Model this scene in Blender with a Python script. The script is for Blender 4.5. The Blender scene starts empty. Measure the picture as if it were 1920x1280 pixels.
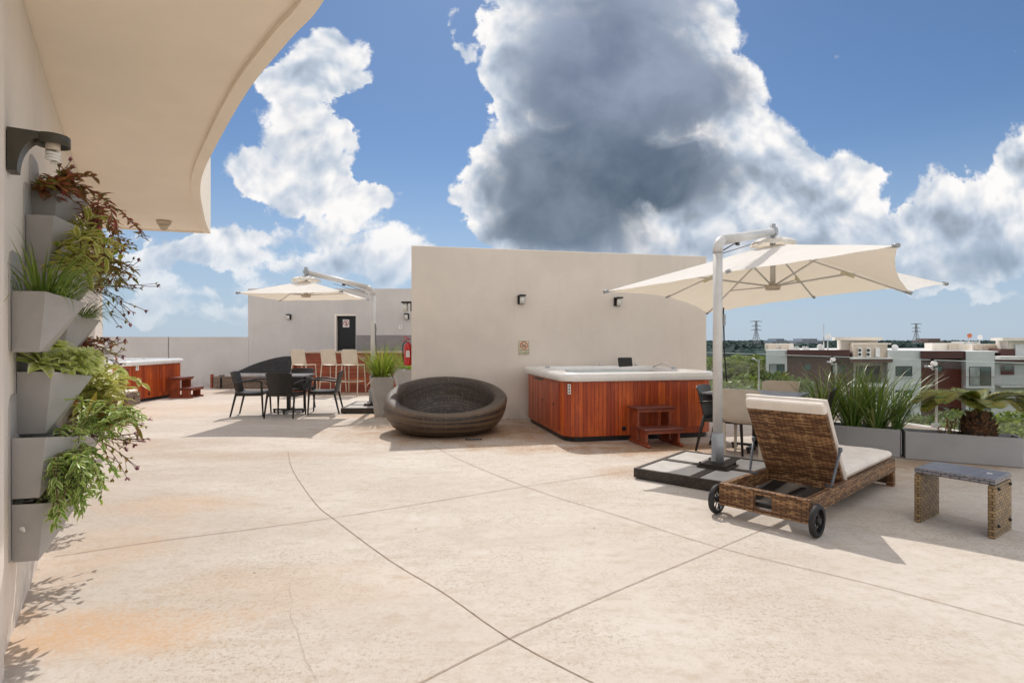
import bpy, bmesh, math, random
from mathutils import Vector, Matrix
R = math.radians
S = bpy.context.scene
COL = S.collection
F = 1066.67; H = 1.33; HY = 638.0

def gp(u, v, z=0.0):
    Y = (H - z) * F / (v - HY)
    return Vector(((u - 960) / F * Y, Y, z))
def at(u, v, Y):
    return Vector(((u - 960) / F * Y, Y, H + (HY - v) / F * Y))

# ------------------------------------------------------------ node helper
class G:
    def __init__(s, nt):
        s.nt = nt; s.n = nt.nodes; s.l = nt.links
    def put(s, sock, v):
        if v is None: return
        if isinstance(v, bpy.types.NodeSocket): s.l.new(v, sock)
        else:
            try: sock.default_value = v
            except Exception:
                if hasattr(v, '__len__') and len(v) == 3: sock.default_value = (*v, 1)
                else: sock.default_value = (v, v, v)
    def m(s, op, a, b=None, c=None, clamp=False):
        n = s.n.new('ShaderNodeMath'); n.operation = op; n.use_clamp = clamp
        s.put(n.inputs[0], a); s.put(n.inputs[1], b); s.put(n.inputs[2], c); return n.outputs[0]
    def v(s, op, a, b=None, c=None):
        n = s.n.new('ShaderNodeVectorMath'); n.operation = op
        s.put(n.inputs[0], a)
        if op == 'SCALE': s.put(n.inputs['Scale'], b)
        else: s.put(n.inputs[1], b); s.put(n.inputs[2], c)
        return n.outputs['Value'] if op in ('DOT_PRODUCT', 'LENGTH', 'DISTANCE') else n.outputs[0]
    def noise(s, vec, scale=5, detail=4, rough=.5, dist=0, col=False, dim='3D'):
        n = s.n.new('ShaderNodeTexNoise'); n.noise_dimensions = dim
        s.put(n.inputs['Vector'], vec); s.put(n.inputs['Scale'], scale); s.put(n.inputs['Detail'], detail)
        s.put(n.inputs['Roughness'], rough); s.put(n.inputs['Distortion'], dist)
        return n.outputs[1] if col else n.outputs[0]
    def vor(s, vec, scale=5, detail=0, rough=.5, out=0, feat='F1', rnd=1):
        n = s.n.new('ShaderNodeTexVoronoi'); n.feature = feat
        s.put(n.inputs['Vector'], vec); s.put(n.inputs['Scale'], scale)
        if 'Detail' in n.inputs: s.put(n.inputs['Detail'], detail); s.put(n.inputs['Roughness'], rough)
        s.put(n.inputs['Randomness'], rnd)
        return n.outputs[out]
    def mr(s, x, a, b, c=0.0, d=1.0, t='SMOOTHSTEP'):
        n = s.n.new('ShaderNodeMapRange'); n.interpolation_type = t; n.clamp = True
        for i, q in enumerate((x, a, b, c, d)): s.put(n.inputs[i], q)
        return n.outputs[0]
    def mix(s, f, a, b, mode='MIX'):
        n = s.n.new('ShaderNodeMix'); n.data_type = 'RGBA'; n.blend_type = mode; n.clamp_factor = True
        s.put(n.inputs[0], f); s.put(n.inputs[6], a); s.put(n.inputs[7], b); return n.outputs[2]
    def ramp(s, f, stops):
        n = s.n.new('ShaderNodeValToRGB'); e = n.color_ramp.elements
        while len(e) < len(stops): e.new(.5)
        for q, (p, c) in zip(e, stops): q.position = p; q.color = (*c, 1)
        s.put(n.inputs[0], f); return n.outputs[0]
    def sep(s, vec):
        n = s.n.new('ShaderNodeSeparateXYZ'); s.put(n.inputs[0], vec); return n.outputs
    def comb(s, x, y, z=0.0):
        n = s.n.new('ShaderNodeCombineXYZ')
        s.put(n.inputs[0], x); s.put(n.inputs[1], y); s.put(n.inputs[2], z); return n.outputs[0]
    def coord(s, k='Object'):
        return s.n.new('ShaderNodeTexCoord').outputs[k]
    def world(s):
        return s.n.new('ShaderNodeNewGeometry').outputs['Position']
    def island(s):
        return s.n.new('ShaderNodeNewGeometry').outputs['Random Per Island']
    def rand(s):
        return s.n.new('ShaderNodeObjectInfo').outputs['Random']
    def bump(s, h, st=.3, d=.01):
        n = s.n.new('ShaderNodeBump'); s.put(n.inputs['Strength'], st); s.put(n.inputs['Distance'], d)
        s.put(n.inputs['Height'], h); return n.outputs[0]
    def wn(s, vec):
        n = s.n.new('ShaderNodeTexWhiteNoise'); n.noise_dimensions = '3D'; s.put(n.inputs[0], vec); return n.outputs[0]

MATS = {}
def newmat(name):
    m = bpy.data.materials.new(name); m.use_nodes = True
    g = G(m.node_tree); b = m.node_tree.nodes['Principled BSDF']
    MATS[name] = m
    return m, g, b
def mat(name, col, rough=.6, metal=0, spec=.5, var=.12, vs=6, bs=60, bst=.12, bd=.003, coat=0, col2=None, dirt=0, dirtc=(.2, .15, .1)):
    m, g, b = newmat(name)
    c = g.world() if False else g.coord('Object')
    n1 = g.noise(c, vs, 5, .6)
    lo = tuple(x * (1 - var) for x in col); hi = tuple(min(1, x * (1 + var)) for x in col)
    if col2: hi = col2
    cc = g.mix(g.mr(n1, .3, .7), lo, hi)
    if dirt:
        n2 = g.noise(c, vs * 2.3, 7, .7)
        cc = g.mix(g.m('MULTIPLY', g.mr(n2, .52, .75), dirt), cc, dirtc)
    g.put(b.inputs['Base Color'], cc)
    n3 = g.noise(c, bs, 3, .6)
    g.put(b.inputs['Roughness'], g.m('ADD', g.m('MULTIPLY', g.m('SUBTRACT', n3, .5), .2), rough, clamp=True))
    g.put(b.inputs['Normal'], g.bump(n3, bst, bd))
    b.inputs['Metallic'].default_value = metal
    b.inputs['Specular IOR Level'].default_value = spec
    b.inputs['Coat Weight'].default_value = coat
    return m

# ------------------------------------------------------------ mesh builder
class MB:
    def __init__(s):
        s.v = []; s.f = []; s.uv = []; s.sm = []
    def add(s, vs, fs, uvs=None, smooth=False):
        o = len(s.v); s.v += [tuple(p) for p in vs]
        for i, f in enumerate(fs):
            s.f.append([o + k for k in f]); s.sm.append(smooth)
            s.uv.append(uvs[i] if uvs else None)
        return s
    def quad(s, a, b, c, d, uv=None):
        return s.add([a, b, c, d], [(0, 1, 2, 3)], [uv] if uv else None)
    def hexa(s, p):
        """8 corner points: bottom 0-3 ccw, top 4-7"""
        p = [Vector(q) for q in p]
        fs = [(3, 2, 1, 0), (4, 5, 6, 7), (0, 1, 5, 4), (1, 2, 6, 5), (2, 3, 7, 6), (3, 0, 4, 7)]
        uvs = []
        for f in fs:
            a, b, c, d = (p[k] for k in f)
            w = ((b - a).length + (c - d).length) / 2; h = ((d - a).length + (c - b).length) / 2
            uvs.append([(0, 0), (w, 0), (w, h), (0, h)])
        return s.add(p, fs, uvs)
    def box(s, c, d, rz=0, rx=0, ry=0, taper=1.0):
        x, y, z = d[0] / 2, d[1] / 2, d[2] / 2
        M = Matrix.Translation(Vector(c)) @ Matrix.Rotation(rz, 4, 'Z') @ Matrix.Rotation(ry, 4, 'Y') @ Matrix.Rotation(rx, 4, 'X')
        t = taper
        P = [(-x * t, -y * t, -z), (x * t, -y * t, -z), (x * t, y * t, -z), (-x * t, y * t, -z), (-x, -y, z), (x, -y, z), (x, y, z), (-x, y, z)]
        return s.hexa([M @ Vector(q) for q in P])
    def bb(s, a, b):
        return s.box([(a[i] + b[i]) / 2 for i in range(3)], [abs(b[i] - a[i]) for i in range(3)])
    def prism(s, poly, z0, z1, top=None):
        n = len(poly); top = top or poly
        vs = [(p[0], p[1], z0) for p in poly] + [(p[0], p[1], z1) for p in top]
        fs = []; uvs = []; L = 0
        for i in range(n):
            j = (i + 1) % n; d = math.dist(poly[i], poly[j])
            fs.append((i, j, n + j, n + i)); uvs.append([(L, z0), (L + d, z0), (L + d, z1), (L, z1)]); L += d
        fs.append(tuple(range(n))[::-1]); uvs.append([(poly[k][0], poly[k][1]) for k in range(n)][::-1])
        fs.append(tuple(range(n, 2 * n))); uvs.append([(top[k][0], top[k][1]) for k in range(n)])
        return s.add(vs, fs, uvs)
    def tube(s, path, r, n=8, caps=True, rx=None):
        path = [Vector(p) for p in path]; k = len(path)
        rs = r if hasattr(r, '__len__') else [r] * k
        vs = []; fs = []; uvs = []; up = None; L = 0; Ls = []
        for i, p in enumerate(path):
            t = (path[min(i + 1, k - 1)] - path[max(i - 1, 0)])
            if t.length < 1e-9: t = Vector((0, 0, 1))
            t.normalize()
            if up is None:
                up = Vector((0, 0, 1)) if abs(t.z) < .9 else Vector((1, 0, 0))
            a = t.cross(up)
            if a.length < 1e-4: a = t.orthogonal()
            a.normalize(); b = a.cross(t).normalized(); up = b
            if i: L += (p - path[i - 1]).length
            Ls.append(L)
            for j in range(n):
                q = 2 * math.pi * j / n
                vs.append(p + (a * math.cos(q) * (rx or 1) + b * math.sin(q)) * rs[i])
        for i in range(k - 1):
            for j in range(n):
                j2 = (j + 1) % n
                fs.append((i * n + j, i * n + j2, (i + 1) * n + j2, (i + 1) * n + j))
                w = 2 * math.pi * rs[i] / n
                uvs.append([(j * w, Ls[i]), ((j + 1) * w, Ls[i]), ((j + 1) * w, Ls[i + 1]), (j * w, Ls[i + 1])])
        s.add(vs, fs, uvs, True)
        if caps:
            o = len(s.v) - len(vs)
            s.f.append([o + j for j in range(n)][::-1]); s.uv.append(None); s.sm.append(False)
            s.f.append([o + (k - 1) * n + j for j in range(n)]); s.uv.append(None); s.sm.append(False)
        return s
    def cyl(s, a, b, r0, r1=None, n=14):
        return s.tube([a, b], [r0, r0 if r1 is None else r1], n)
    def ball(s, c, r, n=10, m=6):
        r = r if hasattr(r, '__len__') else (r, r, r)
        vs = []; fs = []
        for i in range(m + 1):
            a = math.pi * i / m
            for j in range(n):
                q = 2 * math.pi * j / n
                vs.append((c[0] + r[0] * math.sin(a) * math.cos(q), c[1] + r[1] * math.sin(a) * math.sin(q), c[2] + r[2] * math.cos(a)))
        for i in range(m):
            for j in range(n):
                j2 = (j + 1) % n
                fs.append((i * n + j, (i + 1) * n + j, (i + 1) * n + j2, i * n + j2))
        return s.add(vs, fs, None, True)
    def grid(s, rows, smooth=True, closed=False, uvr=None):
        """rows: list of rows of points (equal length)"""
        m = len(rows); n = len(rows[0]); vs = [p for r in rows for p in r]; fs = []; uvs = []
        for i in range(m - 1):
            for j in range(n if closed else n - 1):
                j2 = (j + 1) % n
                fs.append((i * n + j, i * n + j2, (i + 1) * n + j2, (i + 1) * n + j))
                if uvr: uvs.append([uvr(i, j), uvr(i, j + 1), uvr(i + 1, j + 1), uvr(i + 1, j)])
        return s.add(vs, fs, uvs or None, smooth)
    def rot(s, M, start=0):
        s.v = s.v[:start] + [tuple(M @ Vector(p)) for p in s.v[start:]]
        return s
    def build(s, name, m, parent=None, bevel=0, solid=0, seg=2, loc=None):
        me = bpy.data.meshes.new(name); me.from_pydata(s.v, [], s.f)
        uvl = me.uv_layers.new(name='UVMap'); k = 0
        for fi, f in enumerate(s.f):
            u = s.uv[fi]
            for q in range(len(f)):
                if u: uvl.data[k].uv = u[q]
                k += 1
        me.polygons.foreach_set('use_smooth', s.sm)
        ms = m if isinstance(m, (list, tuple)) else [m]
        for q in ms: me.materials.append(q)
        o = bpy.data.objects.new(name, me); COL.objects.link(o)
        if parent: o.parent = parent
        if loc: o.location = loc
        if bevel or solid:
            me.update()
            if solid:
                q = o.modifiers.new('s', 'SOLIDIFY'); q.thickness = solid; q.offset = 0
            if bevel:
                q = o.modifiers.new('b', 'BEVEL'); q.width = bevel; q.segments = seg; q.limit_method = 'ANGLE'; q.angle_limit = R(35)
                q.harden_normals = False
        return o

def tag(o, label=None, cat=None, group=None, kind=None):
    if label: o['label'] = label
    if cat: o['category'] = cat
    if group: o['group'] = group
    if kind: o['kind'] = kind
    return o
def thing(name, label, cat, loc=(0, 0, 0), rz=0, group=None):
    o = bpy.data.objects.new(name, None); COL.objects.link(o); o.empty_display_size = .1
    o.location = loc; o.rotation_euler = (0, 0, rz)
    return tag(o, label, cat, group)
def struct(o): o['kind'] = 'structure'; return o
def copy_tree(o, parent=None):
    c = o.copy(); COL.objects.link(c); c.parent = parent
    for ch in list(o.children): copy_tree(ch, c)
    return c
def dup(o, loc, rz, label, group=None):
    c = copy_tree(o); c.location = loc; c.rotation_euler = (0, 0, rz); c['label'] = label
    if group: c['group'] = group
    return c
def curve(pts, n=24):
    """catmull-rom through pts"""
    P = [Vector(p) for p in pts]; P = [P[0] * 2 - P[1]] + P + [P[-1] * 2 - P[-2]]
    out = []; segs = len(P) - 3
    for i in range(segs):
        a, b, c, d = P[i:i + 4]; k = max(1, n // segs)
        for j in range(k):
            t = j / k
            out.append(.5 * ((2 * b) + (c - a) * t + (2 * a - 5 * b + 4 * c - d) * t * t + (3 * b - a - 3 * c + d) * t ** 3))
    out.append(P[-2]); return out
def rrect(w, d, r, n=5, cx=0, cy=0):
    out = []
    for sx, sy, a0 in ((1, 1, 0), (-1, 1, 90), (-1, -1, 180), (1, -1, 270)):
        for i in range(n + 1):
            a = R(a0 + 90 * i / n)
            out.append((cx + sx * (w / 2 - r) + r * math.cos(a), cy + sy * (d / 2 - r) + r * math.sin(a)))
    return out
# ------------------------------------------------------------ camera, sun, sky
cam = bpy.data.cameras.new('camera'); co = bpy.data.objects.new('camera', cam); COL.objects.link(co)
co.location = (0, 0, H); co.rotation_euler = (R(90), 0, 0); cam.lens = 20; cam.sensor_width = 36
cam.shift_y = -0.001; cam.clip_start = .05; cam.clip_end = 20000; S.camera = co
SUND = Vector((-0.055, 0.84, 1.0)).normalized()
sl = bpy.data.lights.new('sun', 'SUN'); sl.energy = 2.5; sl.angle = R(.5); sl.color = (1, .93, .84)
so = bpy.data.objects.new('sun', sl); COL.objects.link(so)
so.rotation_euler = (-SUND).to_track_quat('-Z', 'Y').to_euler()
S.view_settings.view_transform = 'Standard'; S.view_settings.look = 'None'; S.view_settings.exposure = 0.24
S.render.engine = 'CYCLES'
S.cycles.max_bounces = 7; S.cycles.transparent_max_bounces = 12; S.cycles.diffuse_bounces = 4; S.cycles.glossy_bounces = 3
S.cycles.caustics_reflective = False; S.cycles.caustics_refractive = False; S.cycles.sample_clamp_indirect = 4

W = bpy.data.worlds.new('World'); S.world = W; W.use_nodes = True
g = G(W.node_tree); bg = W.node_tree.nodes['Background']
sky = g.n.new('ShaderNodeTexSky'); sky.sky_type = 'NISHITA'; sky.sun_disc = False
sky.sun_elevation = math.asin(SUND.z); sky.sun_rotation = math.atan2(SUND.x, SUND.y)
sky.air_density = 1.0; sky.dust_density = .35; sky.ozone_density = 2.2; sky.altitude = 0
d = g.coord('Generated')
sx, sy, sz = g.sep(d)
front = g.mr(sy, .25, .40)
ys = g.m('MAXIMUM', sy, .12)
p0 = g.comb(g.m('DIVIDE', sx, ys), g.m('DIVIDE', sz, ys))
# domain warp
w1 = g.v('SUBTRACT', g.noise(p0, 3.6, 3, .5, col=True), (.5, .5, .5))
w2 = g.v('SUBTRACT', g.noise(p0, 15, 6, .62, col=True), (.5, .5, .5))
p1 = g.v('ADD', p0, g.v('SCALE', w1, .12))
p2 = g.v('ADD', p1, g.v('SCALE', w2, .085))
p2 = g.v('MULTIPLY', p2, (1, 1, 0))
def field(p, blobs):
    acc = 0.0
    for (x, y, rx, ry, w) in blobs:
        cx = (x - 960) / F; cy = (HY - y) / F; ix = F / rx; iy = F / ry
        q = g.v('MULTIPLY_ADD', p, (ix, iy, 0), (-cx * ix, -cy * iy, 0))
        q = g.v('DOT_PRODUCT', q, q)
        q = g.m('MULTIPLY_ADD', q, -1.0, 1.0, clamp=True)
        acc = g.m('MULTIPLY_ADD', q, w, acc)
    return acc
CL = [ # dark tower
 (1130,-90,330,240,.9),(1160,90,270,190,.9),(1130,220,230,200,.9),(965,85,90,150,.6),(1385,165,95,80,.6),
 (1080,350,240,150,1.0),(925,355,105,95,.6),(985,440,150,90,.7),(1265,345,130,85,.85),(1265,175,150,130,.7),(955,225,60,80,.4),(1150,450,150,60,.6),
 (1425,285,125,95,.8),(1530,335,130,95,.8),(1615,350,70,60,.5),(1420,400,170,110,.9),(1540,450,130,90,.7),(1245,460,120,40,.5),(1340,460,140,70,.6),
 (1755,365,80,65,.5),(1850,410,150,95,.8),(1850,470,180,60,.6),(1920,320,75,100,.7),(1665,440,75,65,.55),(1760,465,170,85,.7),(1680,490,130,45,.5),(1875,548,110,32,.5),(1915,110,26,12,.3),
 (615,105,100,85,.75),(555,165,75,70,.6),(670,165,65,36,.42),(540,215,95,100,.5),(565,280,75,70,.45),(610,300,65,85,.5),(560,350,110,60,.5),(620,380,110,50,.4),
 (445,310,75,40,.5),(475,345,60,36,.42),(705,388,80,48,.55),(590,440,130,40,.45),(640,490,150,40,.45),(500,500,120,40,.38),(430,455,110,60,.55),(310,490,140,60,.5),(760,485,90,75,.6),(330,560,110,40,.42),(400,600,160,26,.34),(500,560,80,40,.3),(620,590,200,26,.32),(250,400,110,50,.4),(230,590,90,40,.3),
 (850,50,34,44,.26),(870,90,28,24,.40)]
DK = [(1170,20,260,250,.8),(1130,230,230,210,.8),(1080,350,240,120,1.0),(1285,345,150,70,.85),(1385,165,100,75,.55),(1020,450,170,65,.7),
 (1540,472,120,45,.28),(1400,475,120,45,.28),(1230,465,110,50,.35),(1790,495,170,45,.42),(1870,440,130,80,.08),(540,240,90,120,.2),(590,410,160,80,.08),(1310,250,80,90,.35)]
f1 = field(p2, CL)
bil = g.m('SUBTRACT', 1.0, g.vor(p1, 8, 3, .5))
bil_up = g.m('SUBTRACT', 1.0, g.vor(g.v('ADD', p1, (.004, .02, 0)), 8, 3, .5))
fb = g.noise(p1, 10, 9, .62)
sb = g.noise(p1, 9, 4, .5)
sb_up = g.noise(g.v('ADD', p1, (.006, .026, 0)), 9, 4, .5)
dens = g.m('ADD', f1, g.m('MULTIPLY', g.m('SUBTRACT', fb, .5), 1.15))
dens = g.m('ADD', dens, g.m('MULTIPLY', g.m('SUBTRACT', bil, .6), .30))
soft = g.noise(p0, 4, 2, .5)
alpha = g.mr(dens, .08, g.m('MULTIPLY_ADD', soft, .42, .06))
thick = g.mr(dens, .2, 1.1)
dk = field(g.v('MULTIPLY', p1, (1, 1, 0)), DK)
dk = g.m('ADD', dk, g.m('MULTIPLY', g.m('SUBTRACT', fb, .5), .9))
dkm = g.m('MULTIPLY', g.mr(dk, .0, .95), g.mr(dens, .15, .95))
em = g.m('ADD', g.m('MULTIPLY', g.m('SUBTRACT', sb, sb_up), .9), g.m('MULTIPLY', g.m('SUBTRACT', bil, bil_up), .42))
em = g.m('ADD', em, g.m('MULTIPLY', g.m('SUBTRACT', fb, .5), .22))
lum = g.m('ADD', .75, g.m('MULTIPLY', em, 1.15))
lum = g.m('SUBTRACT', lum, g.m('MULTIPLY', thick, .16))
lum = g.m('MINIMUM', g.m('MAXIMUM', lum, .36), .84)
wc = g.v('MULTIPLY', g.comb(lum, lum, lum), g.mix(g.mr(lum, .5, .85), (.76, .88, 1.05), (1, .985, .975)))
dn = g.noise(p1, 5, 5, .55)
dlo = g.mix(g.mr(dn, .32, .68), (.078, .112, .158), (.19, .235, .30))
dhi = g.mix(g.mr(dn, .32, .68), (.15, .19, .27), (.27, .32, .42))
dcol = g.mix(g.mr(g.sep(p1)[1], .22, .5), dlo, dhi)
ccol = g.mix(dkm, wc, dcol)
# unseen cloud cover (sides, behind and overhead), added bright and warm as fill light
gn = g.noise(d, 2.6, 7, .6)
ga = g.mr(gn, .42, .58)
gcol = g.mix(g.mr(gn, .5, .75), (1.45, 1.38, 1.27), (.9, .9, .9))
skyc = g.v('SCALE', g.v('MULTIPLY', sky.outputs[0], (.80, .97, 1.14)), .062)
# pale humid air towards the horizon
hz = g.mr(sz, 0.0, .34, 1.0, 0.0)
skyc = g.mix(g.m('MULTIPLY', hz, .75), skyc, (.40, .49, .62))
below = g.mr(sz, -.02, .0)
# the detailed clouds fill the quarter of the sky ahead; the rest has the added broken fill cover
pa = g.sep(p0)
side = g.mr(g.m('ABSOLUTE', pa[0]), 1.15, 1.6, 1.0, 0.0)
fm = g.m('MULTIPLY', g.m('MULTIPLY', front, g.mr(pa[1], .72, 1.05, 1.0, 0.0)), g.m('MULTIPLY', side, g.mr(sz, -.03, -.005)))
a_f = g.m('MULTIPLY', alpha, g.mr(sz, 0.0, .20, .30, 1.0))
g.put(bg.inputs['Color'], g.mix(a_f, skyc, ccol)); bg.inputs['Strength'].default_value = 1.0
bg2 = g.n.new('ShaderNodeBackground')
g.put(bg2.inputs['Color'], g.mix(g.m('MULTIPLY', ga, below), skyc, gcol)); bg2.inputs['Strength'].default_value = 1.0
mx = g.n.new('ShaderNodeMixShader'); g.put(mx.inputs[0], fm)
g.l.new(bg2.outputs[0], mx.inputs[1]); g.l.new(bg.outputs[0], mx.inputs[2])
g.l.new(mx.outputs[0], g.n['World Output'].inputs[0])
W.cycles.sampling_method = 'NONE'
# ------------------------------------------------------------ materials
def floor_mat():
    m, g, b = newmat('deck_concrete'); P = g.world()
    st = g.v('MULTIPLY', P, (.45, 1.0, 1))          # trowel streaks run across
    n1 = g.noise(st, 1.1, 6, .6); n2 = g.noise(P, 5, 8, .65); n3 = g.noise(P, 42, 5, .7); n4 = g.noise(st, 9, 6, .7)
    c = g.mix(g.mr(n1, .35, .68), (.55, .488, .43), (.63, .58, .53))
    c = g.mix(g.m('MULTIPLY', g.mr(g.noise(P, 13, 9, .72), .47, .64), .42), c, (.46, .38, .30))
    c = g.mix(g.m('MULTIPLY', g.mr(n4, .50, .70), .6), c, (.47, .385, .30))
    c = g.mix(g.m('MULTIPLY', g.mr(n2, .5, .28), .25), c, (.72, .67, .61))
    # fine grain and pin holes
    sm = g.mr(g.noise(P, 1.1, 5, .65), .40, .62, .15, .85)
    c = g.mix(g.m('MULTIPLY', g.mr(n3, .50, .66), sm), c, (.37, .30, .23))
    n5 = g.noise(P, 150, 2, .6); c = g.mix(g.m('MULTIPLY', g.mr(n5, .5, .66), g.m('MULTIPLY', sm, .6)), c, (.34, .27, .20))
    vd = g.vor(P, 38); pk = g.noise(P, 1.6, 3, .6)
    pit = g.m('MULTIPLY', g.mr(vd, .10, .05), g.mr(pk, .48, .62))
    c = g.mix(g.m('MULTIPLY', pit, .55), c, (.25, .18, .12))
    vb = g.vor(P, 2.3); c = g.mix(g.mr(vb, .022, .016), c, (.06, .045, .035))
    # rust and water stains that lie on the slab
    sn = [g.m('ADD', g.m('MULTIPLY', g.m('SUBTRACT', g.noise(P, 2.6, 9, .72), .5), 3.6), g.m('MULTIPLY', g.m('SUBTRACT', n3, .5), 1.6))]
    def stain(cx, cy, rx, ry, col, k, acc, sc=3.0):
        q = g.v('MULTIPLY_ADD', P, (1 / rx, 1 / ry, 0), (-cx / rx, -cy / ry, 0))
        q = g.m('SUBTRACT', 1.0, g.v('DOT_PRODUCT', q, q))
        q = g.m('ADD', q, sn[0])
        return g.mix(g.m('MULTIPLY', g.m('MULTIPLY', g.mr(q, -.3, 1.6), k), g.mr(n3, .30, .55, .55, 1.15)), acc, col)
    OR = (.62, .38, .20); BR = (.36, .20, .09)
    c = stain(-1.95, 2.62, .75, .30, OR, .7, c)
    c = stain(-2.6, 3.5, .5, .8, OR, .32, c)
    c = stain(-1.2, 3.1, .8, .35, OR, .2, c)
    c = stain(-2.75, 4.6, .7, .35, OR, .4, c)
    c = stain(-5.2, 7.2, 2.0, .6, BR, .32, c, 2.2)
    c = stain(-6.5, 11.0, 2.2, 2.0, OR, .35, c, 1.6)
    c = stain(.2, 6.95, 1.1, .34, BR, .55, c)
    c = stain(-.3, 8.4, 2.8, 1.5, BR, .9, c, 1.7)
    c = stain(1.9, 7.0, 1.6, .6, BR, .9, c, 2.4)
    c = stain(1.3, 5.75, .5, .35, BR, .6, c)
    c = stain(-2.5, 10.0, .8, .3, (.55, .3, .12), .6, c)
    c = stain(-5.0, 14.5, 5.0, 1.3, BR, .55, c, 1.3)
    c = stain(3.0, 5.7, 1.6, .7, BR, .35, c)
    c = stain(4.4, 6.1, 1.2, .35, BR, .6, c)
    c = stain(-3.5, 6.6, 2.2, .35, BR, .3, c, 2.0)
    g.put(b.inputs['Base Color'], c)
    g.put(b.inputs['Roughness'], g.m('ADD', .62, g.m('MULTIPLY', n2, .25)))
    h = g.m('ADD', g.m('MULTIPLY', n3, .5), g.m('MULTIPLY', pit, -1.2)); h = g.m('ADD', h, g.m('MULTIPLY', n4, .6))
    g.put(b.inputs['Normal'], g.bump(h, .22, .004)); return m
def plaster(name, col, streak=0.0, var=.05):
    m, g, b = newmat(name); P = g.world()
    n1 = g.noise(P, 1.3, 6, .6); n2 = g.noise(P, 90, 3, .6); n3 = g.noise(g.v('MULTIPLY', P, (3, 3, .5)), 1.6, 6, .65)
    c = g.mix(g.mr(n1, .3, .7), tuple(x * (1 - var) for x in col), tuple(min(1, x * (1 + var)) for x in col))
    if streak: c = g.mix(g.m('MULTIPLY', g.mr(n3, .52, .75), streak), c, tuple(x * .6 for x in col))
    # splash dirt low on the wall
    z = g.sep(P)[2]
    low = g.m('MULTIPLY', g.mr(z, .35, .0), g.mr(g.noise(P, 4, 6, .7), .4, .62))
    c = g.mix(g.m('MULTIPLY', low, .55), c, tuple(x * .55 for x in col))
    g.put(b.inputs['Base Color'], c); b.inputs['Roughness'].default_value = .85
    g.put(b.inputs['Normal'], g.bump(g.m('ADD', n2, g.m('MULTIPLY', n1, 3)), .14, .004)); return m
def weave(name, ca, cb, cc, su=.03, sv=.011, rough=.5, bands=0, strands=1.0):
    """flat plastic rattan over round uprights; UV in metres"""
    m, g, b = newmat(name); uv = g.sep(g.coord('UV')); u, v = uv[0], uv[1]
    row = g.m('FLOOR', g.m('DIVIDE', v, sv))
    a = g.m('FRACT', g.m('ADD', g.m('DIVIDE', u, su), g.m('MULTIPLY', row, .5)))
    h1 = g.m('SINE', g.m('MULTIPLY', a, math.pi)); h2 = g.m('SINE', g.m('MULTIPLY', g.m('FRACT', g.m('DIVIDE', v, sv)), math.pi))
    hh = g.m('POWER', g.m('MAXIMUM', g.m('MULTIPLY', h1, h2), .0), .5)
    cell = g.m('FLOOR', g.m('ADD', g.m('DIVIDE', u, su), g.m('MULTIPLY', row, .5)))
    r1 = g.wn(g.comb(row, g.m('FLOOR', g.m('DIVIDE', cell, 9.0)), 3.0)); r2 = g.wn(g.comb(cell, row, 1.0))
    c = g.mix(g.mr(g.m('ADD', g.m('MULTIPLY', r1, .5), g.m('MULTIPLY', r2, .5)), .2, .85), ca, cb)
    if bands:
        bands = g.m('MULTIPLY', bands, g.mr(v, .74, .56, .22, 1.0))  # brown bands weaker on the rim; inside, recess shade is put into the colour
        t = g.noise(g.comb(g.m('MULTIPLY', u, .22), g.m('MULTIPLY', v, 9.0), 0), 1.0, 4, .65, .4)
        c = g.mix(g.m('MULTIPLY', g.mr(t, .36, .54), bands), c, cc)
    c = g.mix(g.mr(hh, .12, .62), (ca[0] * .22, ca[1] * .22, ca[2] * .22), c)
    # pale uprights showing through now and then
    up = g.m('MULTIPLY', g.mr(g.m('ABSOLUTE', g.m('SUBTRACT', g.m('FRACT', g.m('DIVIDE', u, su * 4)), .5)), .05, .02), g.mr(r2, .35, .8))
    c = g.mix(g.m('MULTIPLY', up, .55 * strands), c, cc)
    g.put(b.inputs['Base Color'], c); b.inputs['Roughness'].default_value = rough
    g.put(b.inputs['Normal'], g.bump(hh, .9, .004)); return m
def slatwood(name, ca, cb, w=.055, rough=.32, along='u', coat=.25):
    m, g, b = newmat(name); uv = g.sep(g.coord('UV')); u, v = (uv[0], uv[1]) if along == 'u' else (uv[1], uv[0])
    k = g.m('FLOOR', g.m('DIVIDE', u, w)); fr = g.m('FRACT', g.m('DIVIDE', u, w))
    r = g.wn(g.comb(k, 2.0, 5.0))
    gr = g.noise(g.comb(g.m('MULTIPLY', u, 60), g.m('MULTIPLY', v, 3.0), k), 1.0, 5, .65, .6)
    c = g.mix(r, ca, cb); c = g.mix(g.m('MULTIPLY', g.mr(gr, .35, .7), .55), c, tuple(x * .5 for x in ca))
    wd = g.noise(g.comb(g.m('MULTIPLY', u, 2), g.m('MULTIPLY', v, 1.0), 0), 2.0, 4, .6)
    c = g.mix(g.m('MULTIPLY', g.mr(wd, .5, .75), .35), c, tuple(min(1, x * 1.6) for x in cb))
    e = g.m('ABSOLUTE', g.m('SUBTRACT', fr, .5)); gap = g.mr(e, .44, .485)
    c = g.mix(gap, c, (.012, .005, .003))
    g.put(b.inputs['Base Color'], c); g.put(b.inputs['Roughness'], g.m('ADD', rough, g.m('MULTIPLY', gr, .2)))
    g.put(b.inputs['Normal'], g.bump(g.m('SUBTRACT', g.m('MULTIPLY', gr, .12), gap), .8, .004))
    b.inputs['Coat Weight'].default_value = coat; b.inputs['Coat Roughness'].default_value = .2; return m
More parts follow.
